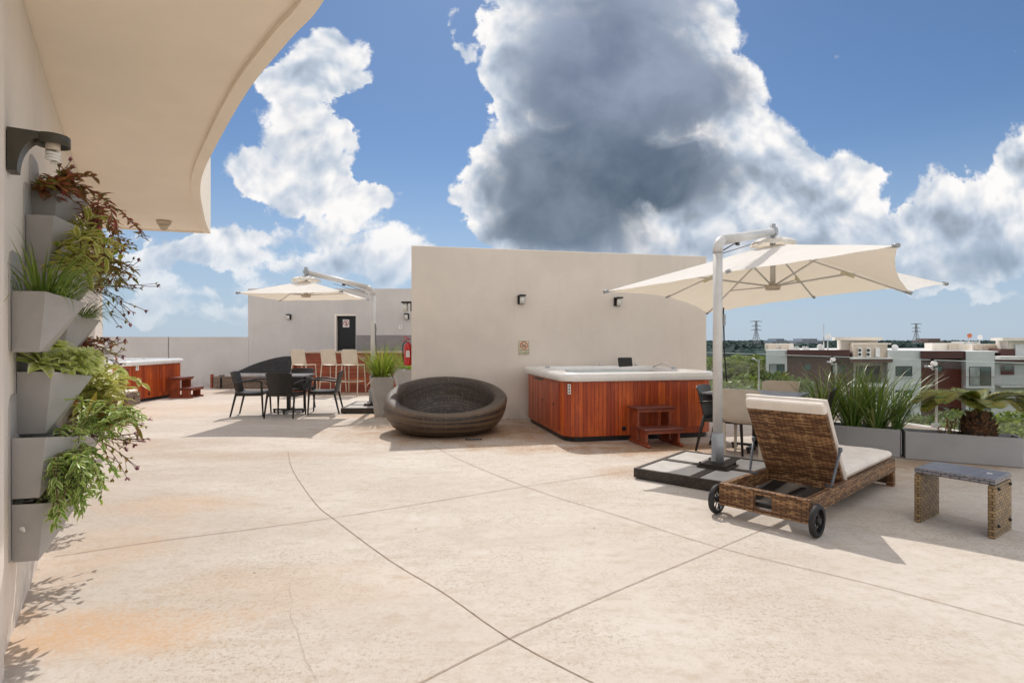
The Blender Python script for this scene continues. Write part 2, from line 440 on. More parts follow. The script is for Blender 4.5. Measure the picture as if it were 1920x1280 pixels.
def leafmat(name, stops, rough=.45, trans=.25, edge=None):
    m, g, b = newmat(name); r = g.island()
    n = len(stops); c = g.ramp(r, [((i + .5) / n, s) for i, s in enumerate(stops)])
    P = g.world(); c = g.mix(g.m('MULTIPLY', g.mr(g.noise(P, 9, 4, .6), .4, .7), .35), c, tuple(x * .45 for x in stops[0]))
    if edge:
        u = g.sep(g.coord('UV'))[0]; e = g.m('ABSOLUTE', g.m('SUBTRACT', u, .5))
        c = g.mix(g.mr(e, .22, .36), c, edge)
    g.put(b.inputs['Base Color'], c); b.inputs['Roughness'].default_value = rough
    tr = g.n.new('ShaderNodeBsdfTranslucent'); g.put(tr.inputs[0], g.mix(.35, c, (.6, .7, .1)))
    mx = g.n.new('ShaderNodeMixShader'); mx.inputs[0].default_value = trans
    out = m.node_tree.nodes['Material Output']
    g.l.new(b.outputs[0], mx.inputs[1]); g.l.new(tr.outputs[0], mx.inputs[2]); g.l.new(mx.outputs[0], out.inputs[0]); return m
def canvas_mat():
    m, g, b = newmat('canvas'); P = g.coord('Object')
    n = g.noise(P, 3.2, 5, .6, .5); f = g.noise(P, 220, 2, .5)
    c = g.mix(g.mr(n, .3, .75), (.93, .925, .91), (.89, .88, .855))
    g.put(b.inputs['Base Color'], c); b.inputs['Roughness'].default_value = .9
    g.put(b.inputs['Normal'], g.bump(g.m('ADD', g.m('MULTIPLY', n, 2.2), g.m('MULTIPLY', f, .15)), .35, .012))
    tr = g.n.new('ShaderNodeBsdfTranslucent'); g.put(tr.inputs[0], (.85, .72, .55, 1))
    mx = g.n.new('ShaderNodeMixShader'); mx.inputs[0].default_value = .30
    g.l.new(b.outputs[0], mx.inputs[1]); g.l.new(tr.outputs[0], mx.inputs[2]); g.l.new(mx.outputs[0], m.node_tree.nodes['Material Output'].inputs[0]); return m
def glass_mat(name, tint=(.90, .97, .96), refl=.9):
    m = bpy.data.materials.new(name); m.use_nodes = True; g = G(m.node_tree); g.n.remove(g.n['Principled BSDF'])
    t = g.n.new('ShaderNodeBsdfTransparent'); t.inputs[0].default_value = (*tint, 1)
    gl = g.n.new('ShaderNodeBsdfGlossy'); gl.inputs['Roughness'].default_value = .03; gl.inputs[0].default_value = (refl, refl, refl, 1)
    lw = g.n.new('ShaderNodeLayerWeight'); lw.inputs[0].default_value = .5
    mx = g.n.new('ShaderNodeMixShader'); g.put(mx.inputs[0], g.m('MULTIPLY_ADD', g.m('POWER', lw.outputs['Facing'], 5.0), .88, .05))
    g.l.new(t.outputs[0], mx.inputs[1]); g.l.new(gl.outputs[0], mx.inputs[2]); g.l.new(mx.outputs[0], m.node_tree.nodes['Material Output'].inputs[0]); return m

M_floor = floor_mat()
M_joint = mat('joint', (.32, .24, .17), .9, var=.4, vs=20)
M_wall = plaster('wall_paint', (.74, .665, .595), .12)
M_wallw = plaster('white_wall_paint', (.82, .75, .68), .12)
M_wallg = plaster('grey_wall_paint', (.60, .575, .56), .14)
M_soffit = plaster('soffit_paint', (.95, .86, .74), 0, .03)
M_fascia = plaster('fascia_paint', (.84, .62, .50), 0, .03)
M_tile = mat('wall_tile', (.27, .25, .26), .35, var=.08)
M_black = mat('black_plastic', (.010, .010, .011), .42, var=.2, vs=15)
M_dark = mat('dark_resin', (.013, .011, .010), .42, var=.3, vs=12, bs=120, bst=.2)
M_steel = mat('brushed_steel', (.55, .56, .58), .32, metal=.9, var=.08)
M_alu = mat('painted_aluminium', (.66, .65, .64), .45, metal=.05, var=.07, vs=3, dirt=.25, dirtc=(.35, .32, .28))
M_alug = mat('grey_aluminium', (.36, .38, .41), .4, metal=.1, var=.1)
M_cream = mat('cream_plastic', (.62, .54, .44), .55, var=.05)
M_beige = mat('beige_resin', (.56, .49, .41), .5, var=.06, bs=150)
M_white = mat('white_shell', (.80, .79, .78), .22, var=.04, coat=.4, dirt=.12, dirtc=(.5, .45, .4))
M_cush = mat('cushion_fabric', (.84, .78, .72), .95, var=.06, vs=8, bs=300, bst=.35, bd=.004, spec=.2)
M_cushg = mat('grey_cushion', (.44, .42, .41), .95, var=.12, bs=200, bst=.3, spec=.2)
M_pot = mat('grey_pot', (.41, .395, .385), .6, var=.08, vs=4, dirt=.22, dirtc=(.42, .40, .38))
M_potd = mat('grey_planter', (.35, .35, .365), .55, var=.06, vs=3, dirt=.2, dirtc=(.4, .38, .36))
M_soil = mat('soil', (.05, .035, .025), .95, var=.4, vs=40, bst=.8, bd=.01)
M_red = mat('red_paint', (.55, .012, .012), .28, var=.08, coat=.5)
M_rubber = mat('rubber', (.02, .02, .022), .7, var=.2)
M_frame = mat('rusty_black_steel', (.035, .028, .024), .5, var=.4, vs=14, dirt=.6, dirtc=(.20, .085, .03))
M_slab = mat('pale_slab', (.50, .48, .46), .8, var=.08, vs=6, dirt=.3, dirtc=(.32, .28, .24))
M_canvas = canvas_mat()
M_wick = weave('brown_rattan', (.115, .05, .02), (.42, .23, .105), (.60, .40, .20), .068, .014)
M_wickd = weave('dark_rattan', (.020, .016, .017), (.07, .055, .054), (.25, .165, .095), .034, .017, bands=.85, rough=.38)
M_wickb = weave('black_rattan', (.012, .011, .013), (.035, .03, .033), (.05, .045, .05), .05, .022)
M_wickg = weave('grey_brown_rattan', (.15, .10, .07), (.27, .20, .15), (.36, .28, .21), .05, .018)
M_tub = slatwood('tub_slats', (.36, .042, .006), (.72, .135, .013))
M_bar = slatwood('bar_boards', (.27, .045, .015), (.42, .10, .03), .095, .35, 'v')
M_step = slatwood('step_boards', (.16, .03, .018), (.24, .055, .028), .045, .3, 'v', .4)
M_stepp = mat('red_wood', (.27, .06, .024), .38, var=.25, vs=9, coat=.3)
M_water = glass_mat('pool_water', (.55, .86, .90), .9)
M_glass = glass_mat('glass', (.97, .99, .985))
M_liner = mat('tub_liner', (.62, .80, .82), .3, var=.03)
# ------------------------------------------------------------ terrace floor with its saw-cut joints
def GX(y): return 8.22 - .28 * y                     # line of the glass balustrade
WL = lambda y: -.65 * y - .58                        # line of the planter wall
fb_ = MB()
poly = [(-16, -6), (GX(-6) + .12, -6), (GX(17.4) + .12, 17.4), (-16, 17.4)]
fb_.prism(poly, -.5, 0.0)
def strip(pts, w, z=.003):
    P = [Vector((p[0], p[1], 0)) for p in pts]; L = []; Rr = []
    for i, p in enumerate(P):
        t = (P[min(i + 1, len(P) - 1)] - P[max(i - 1, 0)]).normalized(); n = Vector((-t.y, t.x, 0)) * w / 2
        L.append(p + n); Rr.append(p - n)
    q = MB(); q.grid([[Vector((a.x, a.y, z)) for a in L], [Vector((a.x, a.y, z)) for a in Rr]], False); return q
floor_o = struct(fb_.build('floor', M_floor))
jm = MB()
def joint(px, w, z, k=30):
    pts = curve([gp(*p) for p in px], k)
    q = strip(pts, w, z); jm.add(q.v, [f[::-1] for f in q.f])
joint([(540,846),(548,880),(590,942),(625,972),(730,1050),(830,1110),(955,1197),(1116,1282),(1300,1370)], .0048, .0030)
joint([(100,1044),(300,1014),(622,971),(985,912),(1190,882),(1300,868)], .0055, .0034)
joint([(765,800),(830,846),(985,912),(1160,967),(1350,1027),(1620,1092),(1920,1172),(2100,1215)], .0048, .0038)
joint([(700,1325),(955,1197),(1180,1098),(1350,1027),(1530,950),(1640,905)], .0048, .0042)
joint([(200,893),(330,880),(600,864),(840,846),(1045,832)], .005, .0046)
joint([(1560,925),(1640,937),(1760,962),(1920,1000)], .0045, .005)
joint([(1050,820),(1140,846),(1230,872)], .004, .0054)
rnd = random.Random(4)
cr = [(548,1085),(544,1105),(549,1128),(545,1150),(550,1168),(558,1180),(560,1200),(568,1222),(571,1236),(583,1252),(588,1266),(598,1280)]
joint([(x + rnd.uniform(-2, 2), y) for x, y in cr], .0010, .0058, 12)
jm.build('joint', M_joint, floor_o)

# ------------------------------------------------------------ distant ground
gm, g, b = newmat('ground_green'); P = g.world()
g.put(b.inputs['Base Color'], g.mix(g.mr(g.noise(P, .05, 8, .7), .35, .65), (.035, .06, .015), (.09, .12, .03))); b.inputs['Roughness'].default_value = .95
q = MB(); n_ = 48
q.v = [(0, 0, -18)] + [(9000 * math.cos(2 * math.pi * i / n_), 9000 * math.sin(2 * math.pi * i / n_), -18) for i in range(n_)]
q.f = [(0, 1 + i, 1 + (i + 1) % n_) for i in range(n_)]; q.uv = [None] * n_; q.sm = [False] * n_
struct(q.build('ground', gm))
# the building under the terrace
q = MB(); q.prism([(-15.8, -5.8), (GX(-5.8), -5.8), (GX(17.2), 17.2), (-15.8, 17.2)], -18, -.504)
tag(q.build('terrace_building', M_wallw), 'cream building body that carries the roof terrace', 'building')

# ------------------------------------------------------------ main wall block (mid picture)
A = Vector((-1.63, 9.23)); B = Vector((3.56, 10.42)); TD = Vector((-.178, 1.0))
w = MB(); w.prism([A, B, B + Vector((.30, 1.2)), A + TD * 1.2], 0, 2.87)
mw = tag(w.build('wall', M_wall, bevel=.012), 'large plain beige wall block behind the square hot tub and round wicker daybed', 'wall')
WDIR = (B - A).normalized(); WN = Vector((WDIR.y, -WDIR.x))       # points to the camera
def onwall(u, v, off=0.0):
    """point on the front face of the main wall under pixel u,v"""
    k = (u - 960) / F
    t = (k * A.y - A.x) / (WDIR.x - k * WDIR.y)
    p = A + WDIR * t; Y = p.y
    return Vector((p.x + WN.x * off, p.y + WN.y * off, H + (HY - v) / F * Y))
WANG = math.atan2(WDIR.y, WDIR.x)

# back wall with the door and the tiled bar recess
BY = 16.55
xl = (465 - 960) / F * BY; xr = -1.6
w = MB()
dx0, dx1, dz = (631 - 960) / F * BY, (667 - 960) / F * BY, H + (HY - 592) / F * BY
zt = H + (HY - 541) / F * BY
w.bb((xl, BY, 0), (dx0, BY + .3, zt)); w.bb((dx1, BY, 0), (xr, BY + .3, zt)); w.bb((dx0, BY, dz), (dx1, BY + .3, zt))
w.bb((xl + .001, BY + .3, 0), (xr, BY + 2.5, zt - .05))
bwall = tag(w.build('wall', M_wallg), 'tall grey back wall with the black doorway behind the bar', 'wall')
q = MB(); q.bb((dx0, BY + .12, 0), (dx1, BY + .16, dz)); door = q.build('door', mat('black_door', (.008, .007, .007), .25, var=.2), bwall)
q = MB(); q.ball((dx0 + .07, BY + .09, 1.02), .03); q.build('handle', M_steel, door)
q = MB(); q.bb((dx0 - .06, BY - .012, 0), (dx0, BY + .1, dz + .05)); q.bb((dx0, BY - .012, dz), (dx1, BY + .1, dz + .05)); q.build('door_frame', M_wallw, bwall)
q = MB(); q.bb((dx1 + .02, BY - .012, 0), (xr, BY, H + (HY - 628) / F * BY)); q.build('tile_band', M_tile, bwall)
# low parapets far left
pz = H + (HY - 631.5) / F * 16.4
w = MB(); w.prism([(-9.95, 16.5), (xl + .02, BY - .01), (xl + .02, BY + .2), (-9.95, 16.7)], 0, pz)
tag(w.build('parapet', M_wallg), 'low grey parapet joining the tall grey back wall beside the black wicker sofa', 'parapet')
w = MB(); w.prism([(-15.5, 14.6), (-9.97, 16.48), (-9.97, 16.68), (-15.5, 14.8)], 0, pz + .003)
tag(w.build('parapet', M_wallg), 'low pale parapet behind the far hot tub at the left edge of the terrace', 'parapet')

# ------------------------------------------------------------ planter wall on the left
w = MB()
ys = [2.32, 3.0, 4.0, 5.0, 6.0, 7.0, 8.33]
face = [(WL(y) - .07 * math.sin(math.pi * (y - 2.32) / 6.0), y) for y in ys]
w.prism(face + [(face[-1][0] - .5, face[-1][1]), (-3.2, 2.32)], 0, 3.03)
pw = tag(w.build('wall', M_wallw), 'long white wall on the left carrying the vertical garden of grey pots', 'wall')
w = MB(); w.prism([(WL(8.334), 8.334), (WL(11.1), 11.1), (WL(11.1) - .3, 11.1), (WL(8.334) - .3, 8.334)], 0, .80)
tag(w.build('wall', M_wallw), 'low white wall end beyond the vertical garden beside the wicker ottoman', 'wall')
w = MB(); w.prism([(-2.0, 2.24), (-2.14, 2.31), (-3.3, 2.31), (-1.9, -3.0), (-.95 - .3, -3.0), (-1.05, 0.6)][:3] + [(-3.3, -3), (-1.35, -3), (-1.2, .9)], 0, 3.02)
tag(w.build('pilaster', M_wallw), 'beige wall pier at the extreme left edge in front of the vertical garden', 'wall')

# ------------------------------------------------------------ curved roof canopy
edge = [(-.2, 1.2), (-.45, 2.0), (-.92, 2.79), (-1.25, 3.18), (-1.76, 3.80), (-2.41, 4.70), (-3.07, 5.66), (-3.50, 6.39), (-3.98, 7.33), (-4.38, 8.15), (-4.72, 8.91)]
ec = [Vector((p[0], p[1])) for p in (v.to_2d() for v in curve([(x, y, 0) for x, y in [(.25, -3), (.15, -1), (0, .4)] + edge], 90))]
inner = [(-6.02, 8.33), (-6.6, 8.2), (-6.6, -3)]
ev = []
for i, p in enumerate(ec):
    t = (ec[min(i + 1, len(ec) - 1)] - ec[max(i - 1, 0)]).normalized(); ev.append((p, Vector((-t.y, t.x))))
w = MB()
# soffit sheet, fascia (outer), drip band, top
z0, z1, zt_ = 3.0, 3.035, 4.18
e0 = [Vector((p.x, p.y, z0)) for p, n in ev]; eb = [Vector((p.x + n.x * .09, p.y + n.y * .09, z0)) for p, n in ev]; eb1 = [Vector((q.x, q.y, z1)) for q in eb]
et = [Vector((p.x, p.y, zt_)) for p, n in ev]
w.grid([eb, e0], False); w.grid([e0, et], True); w.grid([eb1, eb], False)
wi = [Vector((min(WL(max(q.y, -3)) - .3, q.x - 1.0), q.y, z1)) for q in eb1]
for k, q in enumerate(wi):
    f = max(0, (q.y - 8.0)) ; q.y = q.y - f * .62; q.x = q.x
w.grid([wi, eb1], False)
et2 = [Vector((q.x, q.y, zt_)) for q in wi]
w.grid([et, et2], False)
w.quad(e0[-1], et[-1], et2[-1], Vector((wi[-1].x, wi[-1].y, z0)))
w.quad(wi[0], et2[0], et[0], e0[0])
can = tag(w.build('roof_canopy', M_soffit), 'large curved cream roof canopy overhanging the terrace at the upper left', 'roof')
# emergency light under the canopy
p = gp(307, 414, 3.035) if False else Vector(((307 - 960) / F * (3.035 - H) * F / (HY - 414), (3.035 - H) * F / (HY - 414), 3.03))
t = thing('ceiling_detector', 'small round beige detector under the tip of the curved canopy', 'detector', p)
q = MB(); q.cyl((0, 0, 0), (0, 0, -.05), .095, .085, 20); q.build('base', M_cream, t)
q = MB(); q.cyl((0, 0, -.05), (0, 0, -.115), .07, .045, 20); q.cyl((0, 0, -.115), (0, 0, -.125), .03, .03, 12); q.build('sensor', M_cream, t)

# ------------------------------------------------------------ glass balustrade with curb
pys = [2.2, 4.2, 6.15, 8.07, 9.75, 11.6, 13.55, 15.4]
t = thing('glass_railing', 'clear glass balustrade with steel clamps along the terrace edge behind the planters', 'railing', (GX(8.07), 8.07, 0))
off = Vector((GX(8.07), 8.07, 0))
q = MB(); q.prism([(GX(-6) - .1, -6), (GX(-6) + .1, -6), (GX(17.2) + .1, 17.2), (GX(17.2) - .1, 17.2)], 0.002, .10)
q.rot(Matrix.Translation(-off)); q.build('curb', M_wallw, t)
gt = 1.05
M_edge = mat('glass_edge', (.62, .74, .72), .15, var=.05)
for i in range(len(pys) - 1):
    a, b_ = pys[i] + .03, pys[i + 1] - .03
    q = MB(); q.prism([(GX(a) - .006, a), (GX(a) + .006, a), (GX(b_) + .006, b_), (GX(b_) - .006, b_)], .104, gt)
    q.rot(Matrix.Translation(-off)); gpn = q.build('glass_panel', M_glass, t)
    q = MB(); q.prism([(GX(a) - .007, a), (GX(a) + .007, a), (GX(b_) + .007, b_), (GX(b_) - .007, b_)], gt + .001, gt + .009)
    q.rot(Matrix.Translation(-off)); q.build('polished_edge', M_edge, gpn)
for y in pys:
    q = MB(); x = GX(y)
    q.box((x + .06, y, .52), (.012, .03, .85), rz=.27); q.box((x + .05, y, .13), (.10, .06, .05), rz=.27)
    q.rot(Matrix.Translation(-off)); post = q.build('post', M_steel, t)
    q = MB(); q.cyl((x - .05 - .02, y - .085, .96), (x - .05 + .02, y + .085, .96), .012); q.ball((x - .07, y - .085, .96), .019); q.ball((x - .03, y + .085, .96), .019); q.cyl((x - .05, y, .96), (x + .06, y, .9), .01)
    q.rot(Matrix.Translation(-off)); q.build('clamp', M_steel, post)
for y, l in ((8.0, 'round white spotlight on the glass railing left of the cycad'), (9.68, 'round white spotlight on the glass railing behind the slatted dining table')):
    tt = thing('railing_spotlight', l, 'spotlight', (GX(y) - .06, y, 1.0), 0, 'spotlights on the glass railing')
    q = MB(); q.cyl((0, 0, 0), (0, -.045, .01), .038, .034, 18); q.build('housing', M_white, tt)
    q = MB(); q.cyl((0, .01, -.09), (0, 0, 0), .008); q.build('bracket', M_steel, tt)
# ------------------------------------------------------------ text and marks
def text_mesh(txt, size, m, name, parent, M, thick=.0006):
    cu = bpy.data.curves.new(name, 'FONT'); cu.body = txt; cu.size = size; cu.align_x = 'CENTER'; cu.align_y = 'CENTER'; cu.extrude = thick
    o = bpy.data.objects.new(name, cu); COL.objects.link(o)
    dg = bpy.context.evaluated_depsgraph_get(); me = bpy.data.meshes.new_from_object(o.evaluated_get(dg))
    bpy.data.objects.remove(o); me.transform(M); me.materials.clear(); me.materials.append(m)
    r = bpy.data.objects.new(name, me); COL.objects.link(r); r.parent = parent; return r
UP = Matrix.Rotation(R(90), 4, 'X')          # text lying in XY -> standing, facing -Y
M_ink = mat('black_ink', (.02, .025, .02), .5); M_signred = mat('sign_red', (.55, .03, .02), .4); M_signc = mat('sign_cream', (.68, .64, .46), .5)
M_signw = mat('sign_white', (.78, .77, .76), .4); M_signb = mat('sign_blue', (.03, .09, .25), .4)
def ring(mb, c, r0, r1, y, n=28):
    vs = []; fs = []
    for i in range(n):
        a = 2 * math.pi * i / n
        for r, yy in ((r0, y), (r1, y), (r1, y + .002), (r0, y + .002)):
            vs.append((c[0] + r * math.cos(a), yy, c[1] + r * math.sin(a)))
    for i in range(n):
        j = (i + 1) % n
        for k in range(4): fs.append((i * 4 + k, i * 4 + (k + 1) % 4, j * 4 + (k + 1) % 4, j * 4 + k))
    mb.add(vs, fs)

# ------------------------------------------------------------ hot tubs (local: x right, y away, origin = centre on the floor)
def hot_tub(label, loc, rz, doors):
    t = thing('hot_tub', label, 'hot tub', loc, rz, 'hot tubs on the terrace')
    Wd = 2.17; h0, h1 = .07, .80
    o = rrect(Wd, Wd, .22, 8); q = MB(); q.prism(o, h0, h1)
    q.build('cladding', M_tub, t)
    q = MB(); q.prism(rrect(Wd - .07, Wd - .07, .2, 6), 0.0, h0 + .01); q.build('plinth', M_black, t)
    # moulded shell: lip, flat rim, basin
    prof = [(0.045, .795), (.055, .81), (.055, .855), (.045, .885), (.02, .90), (-.10, .905), (-.19, .90), (-.215, .885), (-.235, .84), (-.29, .60), (-.34, .42), (-.62, .40), (-.66, .20)]
    rows = []
    for off, z in prof:
        w_ = Wd + 2 * off; r = max(.12, .22 + off * .6) if off > -.2 else .42
        rows.append([(x, y, z) for x, y in rrect(w_, w_, min(r, w_ / 2 - .01), 8)])
    q = MB(); q.grid([r[::-1] for r in rows], True, True)
    n = len(rows[-1]); q.add(rows[-1][::-1], [tuple(range(n))]); sh = q.build('shell', M_white, t)
    w_ = Wd - 2 * .236; q = MB(); q.add([(x, y, .835) for x, y in rrect(w_, w_, .41, 8)], [tuple(range(len(rrect(w_, w_, .41, 8))))]); q.build('water', M_water, t)
    for x, y in ((-.9, -.6), (-.86, .55), (.2, .97), (.84, .93), (.93, -.2)):
        q = MB(); q.cyl((x, y, .90), (x, y, .93), .035, .03, 14); q.build('valve', M_steel, sh)
    q = MB()
    q.bb((.10, -1.0935, .16), (.85, -1.0845, .77)); q.build('access_panel', M_tub, t)
    q = MB(); q.cyl((-.28, -1.088, .16), (-.28, -1.096, .16), .03, n=16); q.build('drain_cap', M_black, t)
    if doors:
        for y0, y1 in ((-.82, -.30), (-.28, .30)):
            q = MB(); q.bb((-1.096, y0, .12), (-1.0855, y1, .755)); dd = q.build('door', M_tub, t)
            q = MB(); q.cyl((-1.096, (y0 + y1) / 2, .45), (-1.10, (y0 + y1) / 2, .45), .022); q.build('finger_hole', M_black, dd)
        q = MB(); q.bb((-1.098, -.0, .735), (-1.086, .45, .765)); q.build('vent', M_black, t)
        q = MB(); q.box((.62, .90, .955), (.25, .05, .17), rx=R(-14)); q.build('headrest', M_black, sh, bevel=.015)
        q = MB(); q.tube([(.62, 1.0, .90), (.62, 1.0, 1.0)], .018); q.build('spout', M_steel, sh)
        q = MB(); q.tube(curve([(.84, .3, .905), (.9, .12, .97), (.93, -.05, .95), (.92, -.2, .91)], 12), .012, 8); q.build('grip', M_white, sh)
    return t
# main tub: near-left corner at (.66,7.39)
TA = R(12.6); ex = Vector((math.cos(TA), math.sin(TA), 0)); ey = Vector((-math.sin(TA), math.cos(TA), 0))
c = Vector((.70, 7.39, 0)) + (ex + ey) * 1.085
tub1 = hot_tub('big square hot tub with red brown slatted sides standing against the beige wall block', c, TA, True)
q = MB(); q.bb((-1.088, -.86, .62), (-1.094, -.95, .765)); lb = None
q = MB(); q.box((-1.03, -1.062, .695), (.045, .004, .13), rz=R(-45)); lb = q.build('label_plate', M_signw, tub1)
q = MB()
for k in range(3): q.box((-1.0325, -1.0645, .735 - k * .04), (.018, .003, .022), rz=R(-45))
q.build('print', M_ink, lb)
c2 = Vector((-8.0 - 1.085, 11.72 + 1.085, 0))
tub2 = hot_tub('far hot tub with orange brown slatted sides near the low parapet at the left', c2, R(90), False)
q = MB(); q.box((-1.0875, 0, 0), (0, 0, 0)) if False else None
q = MB(); q.bb((-.72, -1.089, .69), (-.62, -1.094, .79)); lb = q.build('label_plate', M_signw, tub2)
text_mesh('1', .07, M_ink, 'number', lb, Matrix.Translation((-.67, -1.0955, .74)) @ UP)

def tub_steps(label, loc, rz):
    """local: y away from the viewer toward the tub, origin front centre"""
    t = thing('tub_steps', label, 'steps', loc, rz, 'wooden steps beside the hot tubs')
    w2 = .25
    for x in (-w2 + .03, w2 - .03):
        q = MB(); q.bb((x - .022, .0, 0.0), (x + .022, .56, .045)); q.build('runner', M_stepp, t, bevel=.012)
        q = MB(); q.bb((x - .015, .07, .046), (x + .015, .25, .205)); q.bb((x - .015, .30, .046), (x + .015, .52, .445)); q.build('side_panel', M_stepp, t, bevel=.006)
    for y0, z, nm in ((.0, .235, 1), (.24, .475, 2)):
        q = MB(); n = 6
        for k in range(n):
            a = y0 + .30 * k / n + .004; q.bb((-w2 - .02, a, z - .026), (w2 + .02, a + .30 / n - .008, z))
        q.build('tread', M_step, t, bevel=.006)
        q = MB(); q.bb((-w2 + .0, y0 + .02, z - .062), (w2 - .0, y0 + .045, z - .028)); q.bb((-w2, y0 + .25, z - .062), (w2, y0 + .275, z - .028)); q.build('rail', M_stepp, t)
    return t
sp = (gp(1215, 841) + gp(1282, 838)) / 2
tub_steps('dark red two-step wooden stair in front of the big hot tub', sp, TA + R(1))
tub_steps('dark red wooden step stool at the right side of the far hot tub', (-7.36, 13.35, 0), R(90))

# ------------------------------------------------------------ cantilever umbrellas
def umbrella(name_label, base_c, base_rz, pole, mast, peak_z, hub_z, tips, corner, arm0, arm1, slab_hidden=False):
    O = Vector((pole[0], pole[1], 0)); T = Matrix.Translation(-O)
    t = thing('cantilever_umbrella', name_label, 'umbrella', O, 0, 'cantilever umbrellas on the terrace')
    def bl(mb, name, m, par=t, **k):
        mb.rot(T); return mb.build(name, m, par, **k)
    # base: rusty steel tray with four pale slabs
    def bp(x, y, z):
        c_, s_ = math.cos(base_rz), math.sin(base_rz)
        return Vector((base_c[0] + c_ * x - s_ * y, base_c[1] + s_ * x + c_ * y, z))
    q = MB(); a = .585
    for x0, y0, x1, y1 in ((-a, -a, a, -a + .035), (-a, a - .035, a, a), (-a, -a + .035, -a + .035, a - .035), (a - .035, -a + .035, a, a - .035), (-.04, -a + .035, .04, a - .035), (-a + .035, -.04, -.04, .04), (.04, -.04, a - .035, .04)):
        q.hexa([bp(x0, y0, .012), bp(x1, y0, .012), bp(x1, y1, .012), bp(x0, y1, .012), bp(x0, y0, .10), bp(x1, y0, .10), bp(x1, y1, .10), bp(x0, y1, .10)])
    base = bl(q, 'base_frame', M_frame)
    for sx_ in (-1, 1):
        for sy_ in (-1, 1):
            q = MB(); x0, x1 = sorted((sx_ * .044, sx_ * (a - .04))); y0, y1 = sorted((sy_ * .044, sy_ * (a - .04)))
            q.hexa([bp(x0, y0, .014), bp(x1, y0, .014), bp(x1, y1, .014), bp(x0, y1, .014), bp(x0, y0, .094), bp(x1, y0, .094), bp(x1, y1, .094), bp(x0, y1, .094)])
            bl(q, 'slab', M_slab, base)
    for i in range(4):
        q = MB(); p = bp((-1 if i % 2 else 1) * (a - .06), (-1 if i > 1 else 1) * (a - .06), 0); q.cyl(p, p + Vector((0, 0, .012)), .03)
        bl(q, 'foot', M_rubber, base)
    P0 = Vector((pole[0], pole[1], .10))
    q = MB(); q.box(P0 + Vector((0, 0, .008)), (.30, .30, .014), rz=base_rz); q.box(P0 + Vector((0, 0, .026)), (.24, .24, .018), rz=base_rz)
    for sx_ in (-1, 1):
        for sy_ in (-1, 1):
            d_ = Matrix.Rotation(base_rz, 3, 'Z') @ Vector((sx_ * .125, sy_ * .125, .0)); q.cyl(P0 + d_, P0 + d_ + Vector((0, 0, .05)), .012, n=8)
    bl(q, 'base_plate', M_frame)
    q = MB(); q.cyl(P0 + Vector((0, 0, .036)), P0 + Vector((0, 0, .33)), .057, n=20); q.box(P0 + Vector((-.052, -.03, .18)), (.03, .03, .24)); 
    for z in (.07, .27): q.cyl(P0 + Vector((-.075, -.03, z)), P0 + Vector((-.045, -.03, z)), .016, n=8)
    bl(q, 'sleeve', M_alug)
    pt = Vector((pole[0], pole[1], arm0)); mt = Vector((mast[0], mast[1], arm1)); dr = (mt - pt).normalized()
    path = [P0 + Vector((0, 0, .33)), Vector((pole[0], pole[1], arm0 - .12))]
    q = MB(); q.tube(path, .045, 20); pl = bl(q, 'pole', M_alu)
    path = [Vector((pole[0], pole[1], arm0 - .12))] + [Vector((pole[0], pole[1], arm0 - .12)).lerp(Vector((pole[0], pole[1], arm0)), s) .lerp(Vector((pole[0], pole[1], arm0)) + dr * .12 * s, s) for s in (.25, .5, .75, 1)]
    q = MB(); q.tube(path, .047, 20); bl(q, 'elbow', M_alu)
    q = MB(); q.tube([pt + dr * .11, mt - dr * .03], .048, 16); arm = bl(q, 'arm', M_alu)
    q = MB(); sd = Vector((-dr.y, dr.x, 0)).normalized()
    q.tube([pt + dr * .15 - Vector((0, 0, .10)), pt + dr * .55 - Vector((0, 0, .045))], .006, 6); q.tube([pt + dr * .1 - Vector((0, 0, .13)), mt - dr * .5 - Vector((0, 0, .09))], .004, 6)
    q.box(pt + dr * .55 - Vector((0, 0, .06)), (.06, .025, .04), rz=math.atan2(dr.y, dr.x)); bl(q, 'pull_cable', M_black, arm)
    q = MB(); q.cyl((mast[0], mast[1], peak_z - .02), (mast[0], mast[1], arm1 + .09), .032, n=14); q.cyl(mt - sd * .05, mt + sd * .05, .05, n=14); bl(q, 'mast_head', M_alug)
    q = MB(); q.cyl((mast[0], mast[1], hub_z), (mast[0], mast[1], peak_z), .03, n=12); bl(q, 'mast', M_alu)
    q = MB(); q.cyl((mast[0], mast[1], hub_z - .02), (mast[0], mast[1], hub_z + .03), .085, .095, 8); q.cyl((mast[0], mast[1], hub_z + .03), (mast[0], mast[1], hub_z + .05), .06, .05, 8); bl(q, 'hub', M_cream)
    # canvas
    n = len(tips); pk = Vector((mast[0], mast[1], peak_z)); m = MB(); K = 10
    for i in range(n):
        a_, b_ = Vector(tips[i]), Vector(tips[(i + 1) % n]); rows = []
        for k in range(K + 1):
            s = .05 + .95 * k / K; row = []
            for j in range(K + 1):
                w_ = j / K; p = pk.lerp(a_, s).lerp(pk.lerp(b_, s), w_)
                bow = 4 * w_ * (1 - w_)
                p += (pk - p) * .05 * bow * s ** 3 * (1 if (a_ - b_).length > 1 else .4)
                p.z -= .055 * bow * s * (1 - s * .55) * (a_ - b_).length / 1.6
                p.z += .006 * math.sin(9 * s + i) * math.sin(7 * w_ * 3.1)
                row.append(p)
            rows.append(row)
        m.grid(rows, True)
    cv = bl(m, 'canopy', M_canvas)
    # ruffled vent cap
    rc = random.Random(7); rows = []
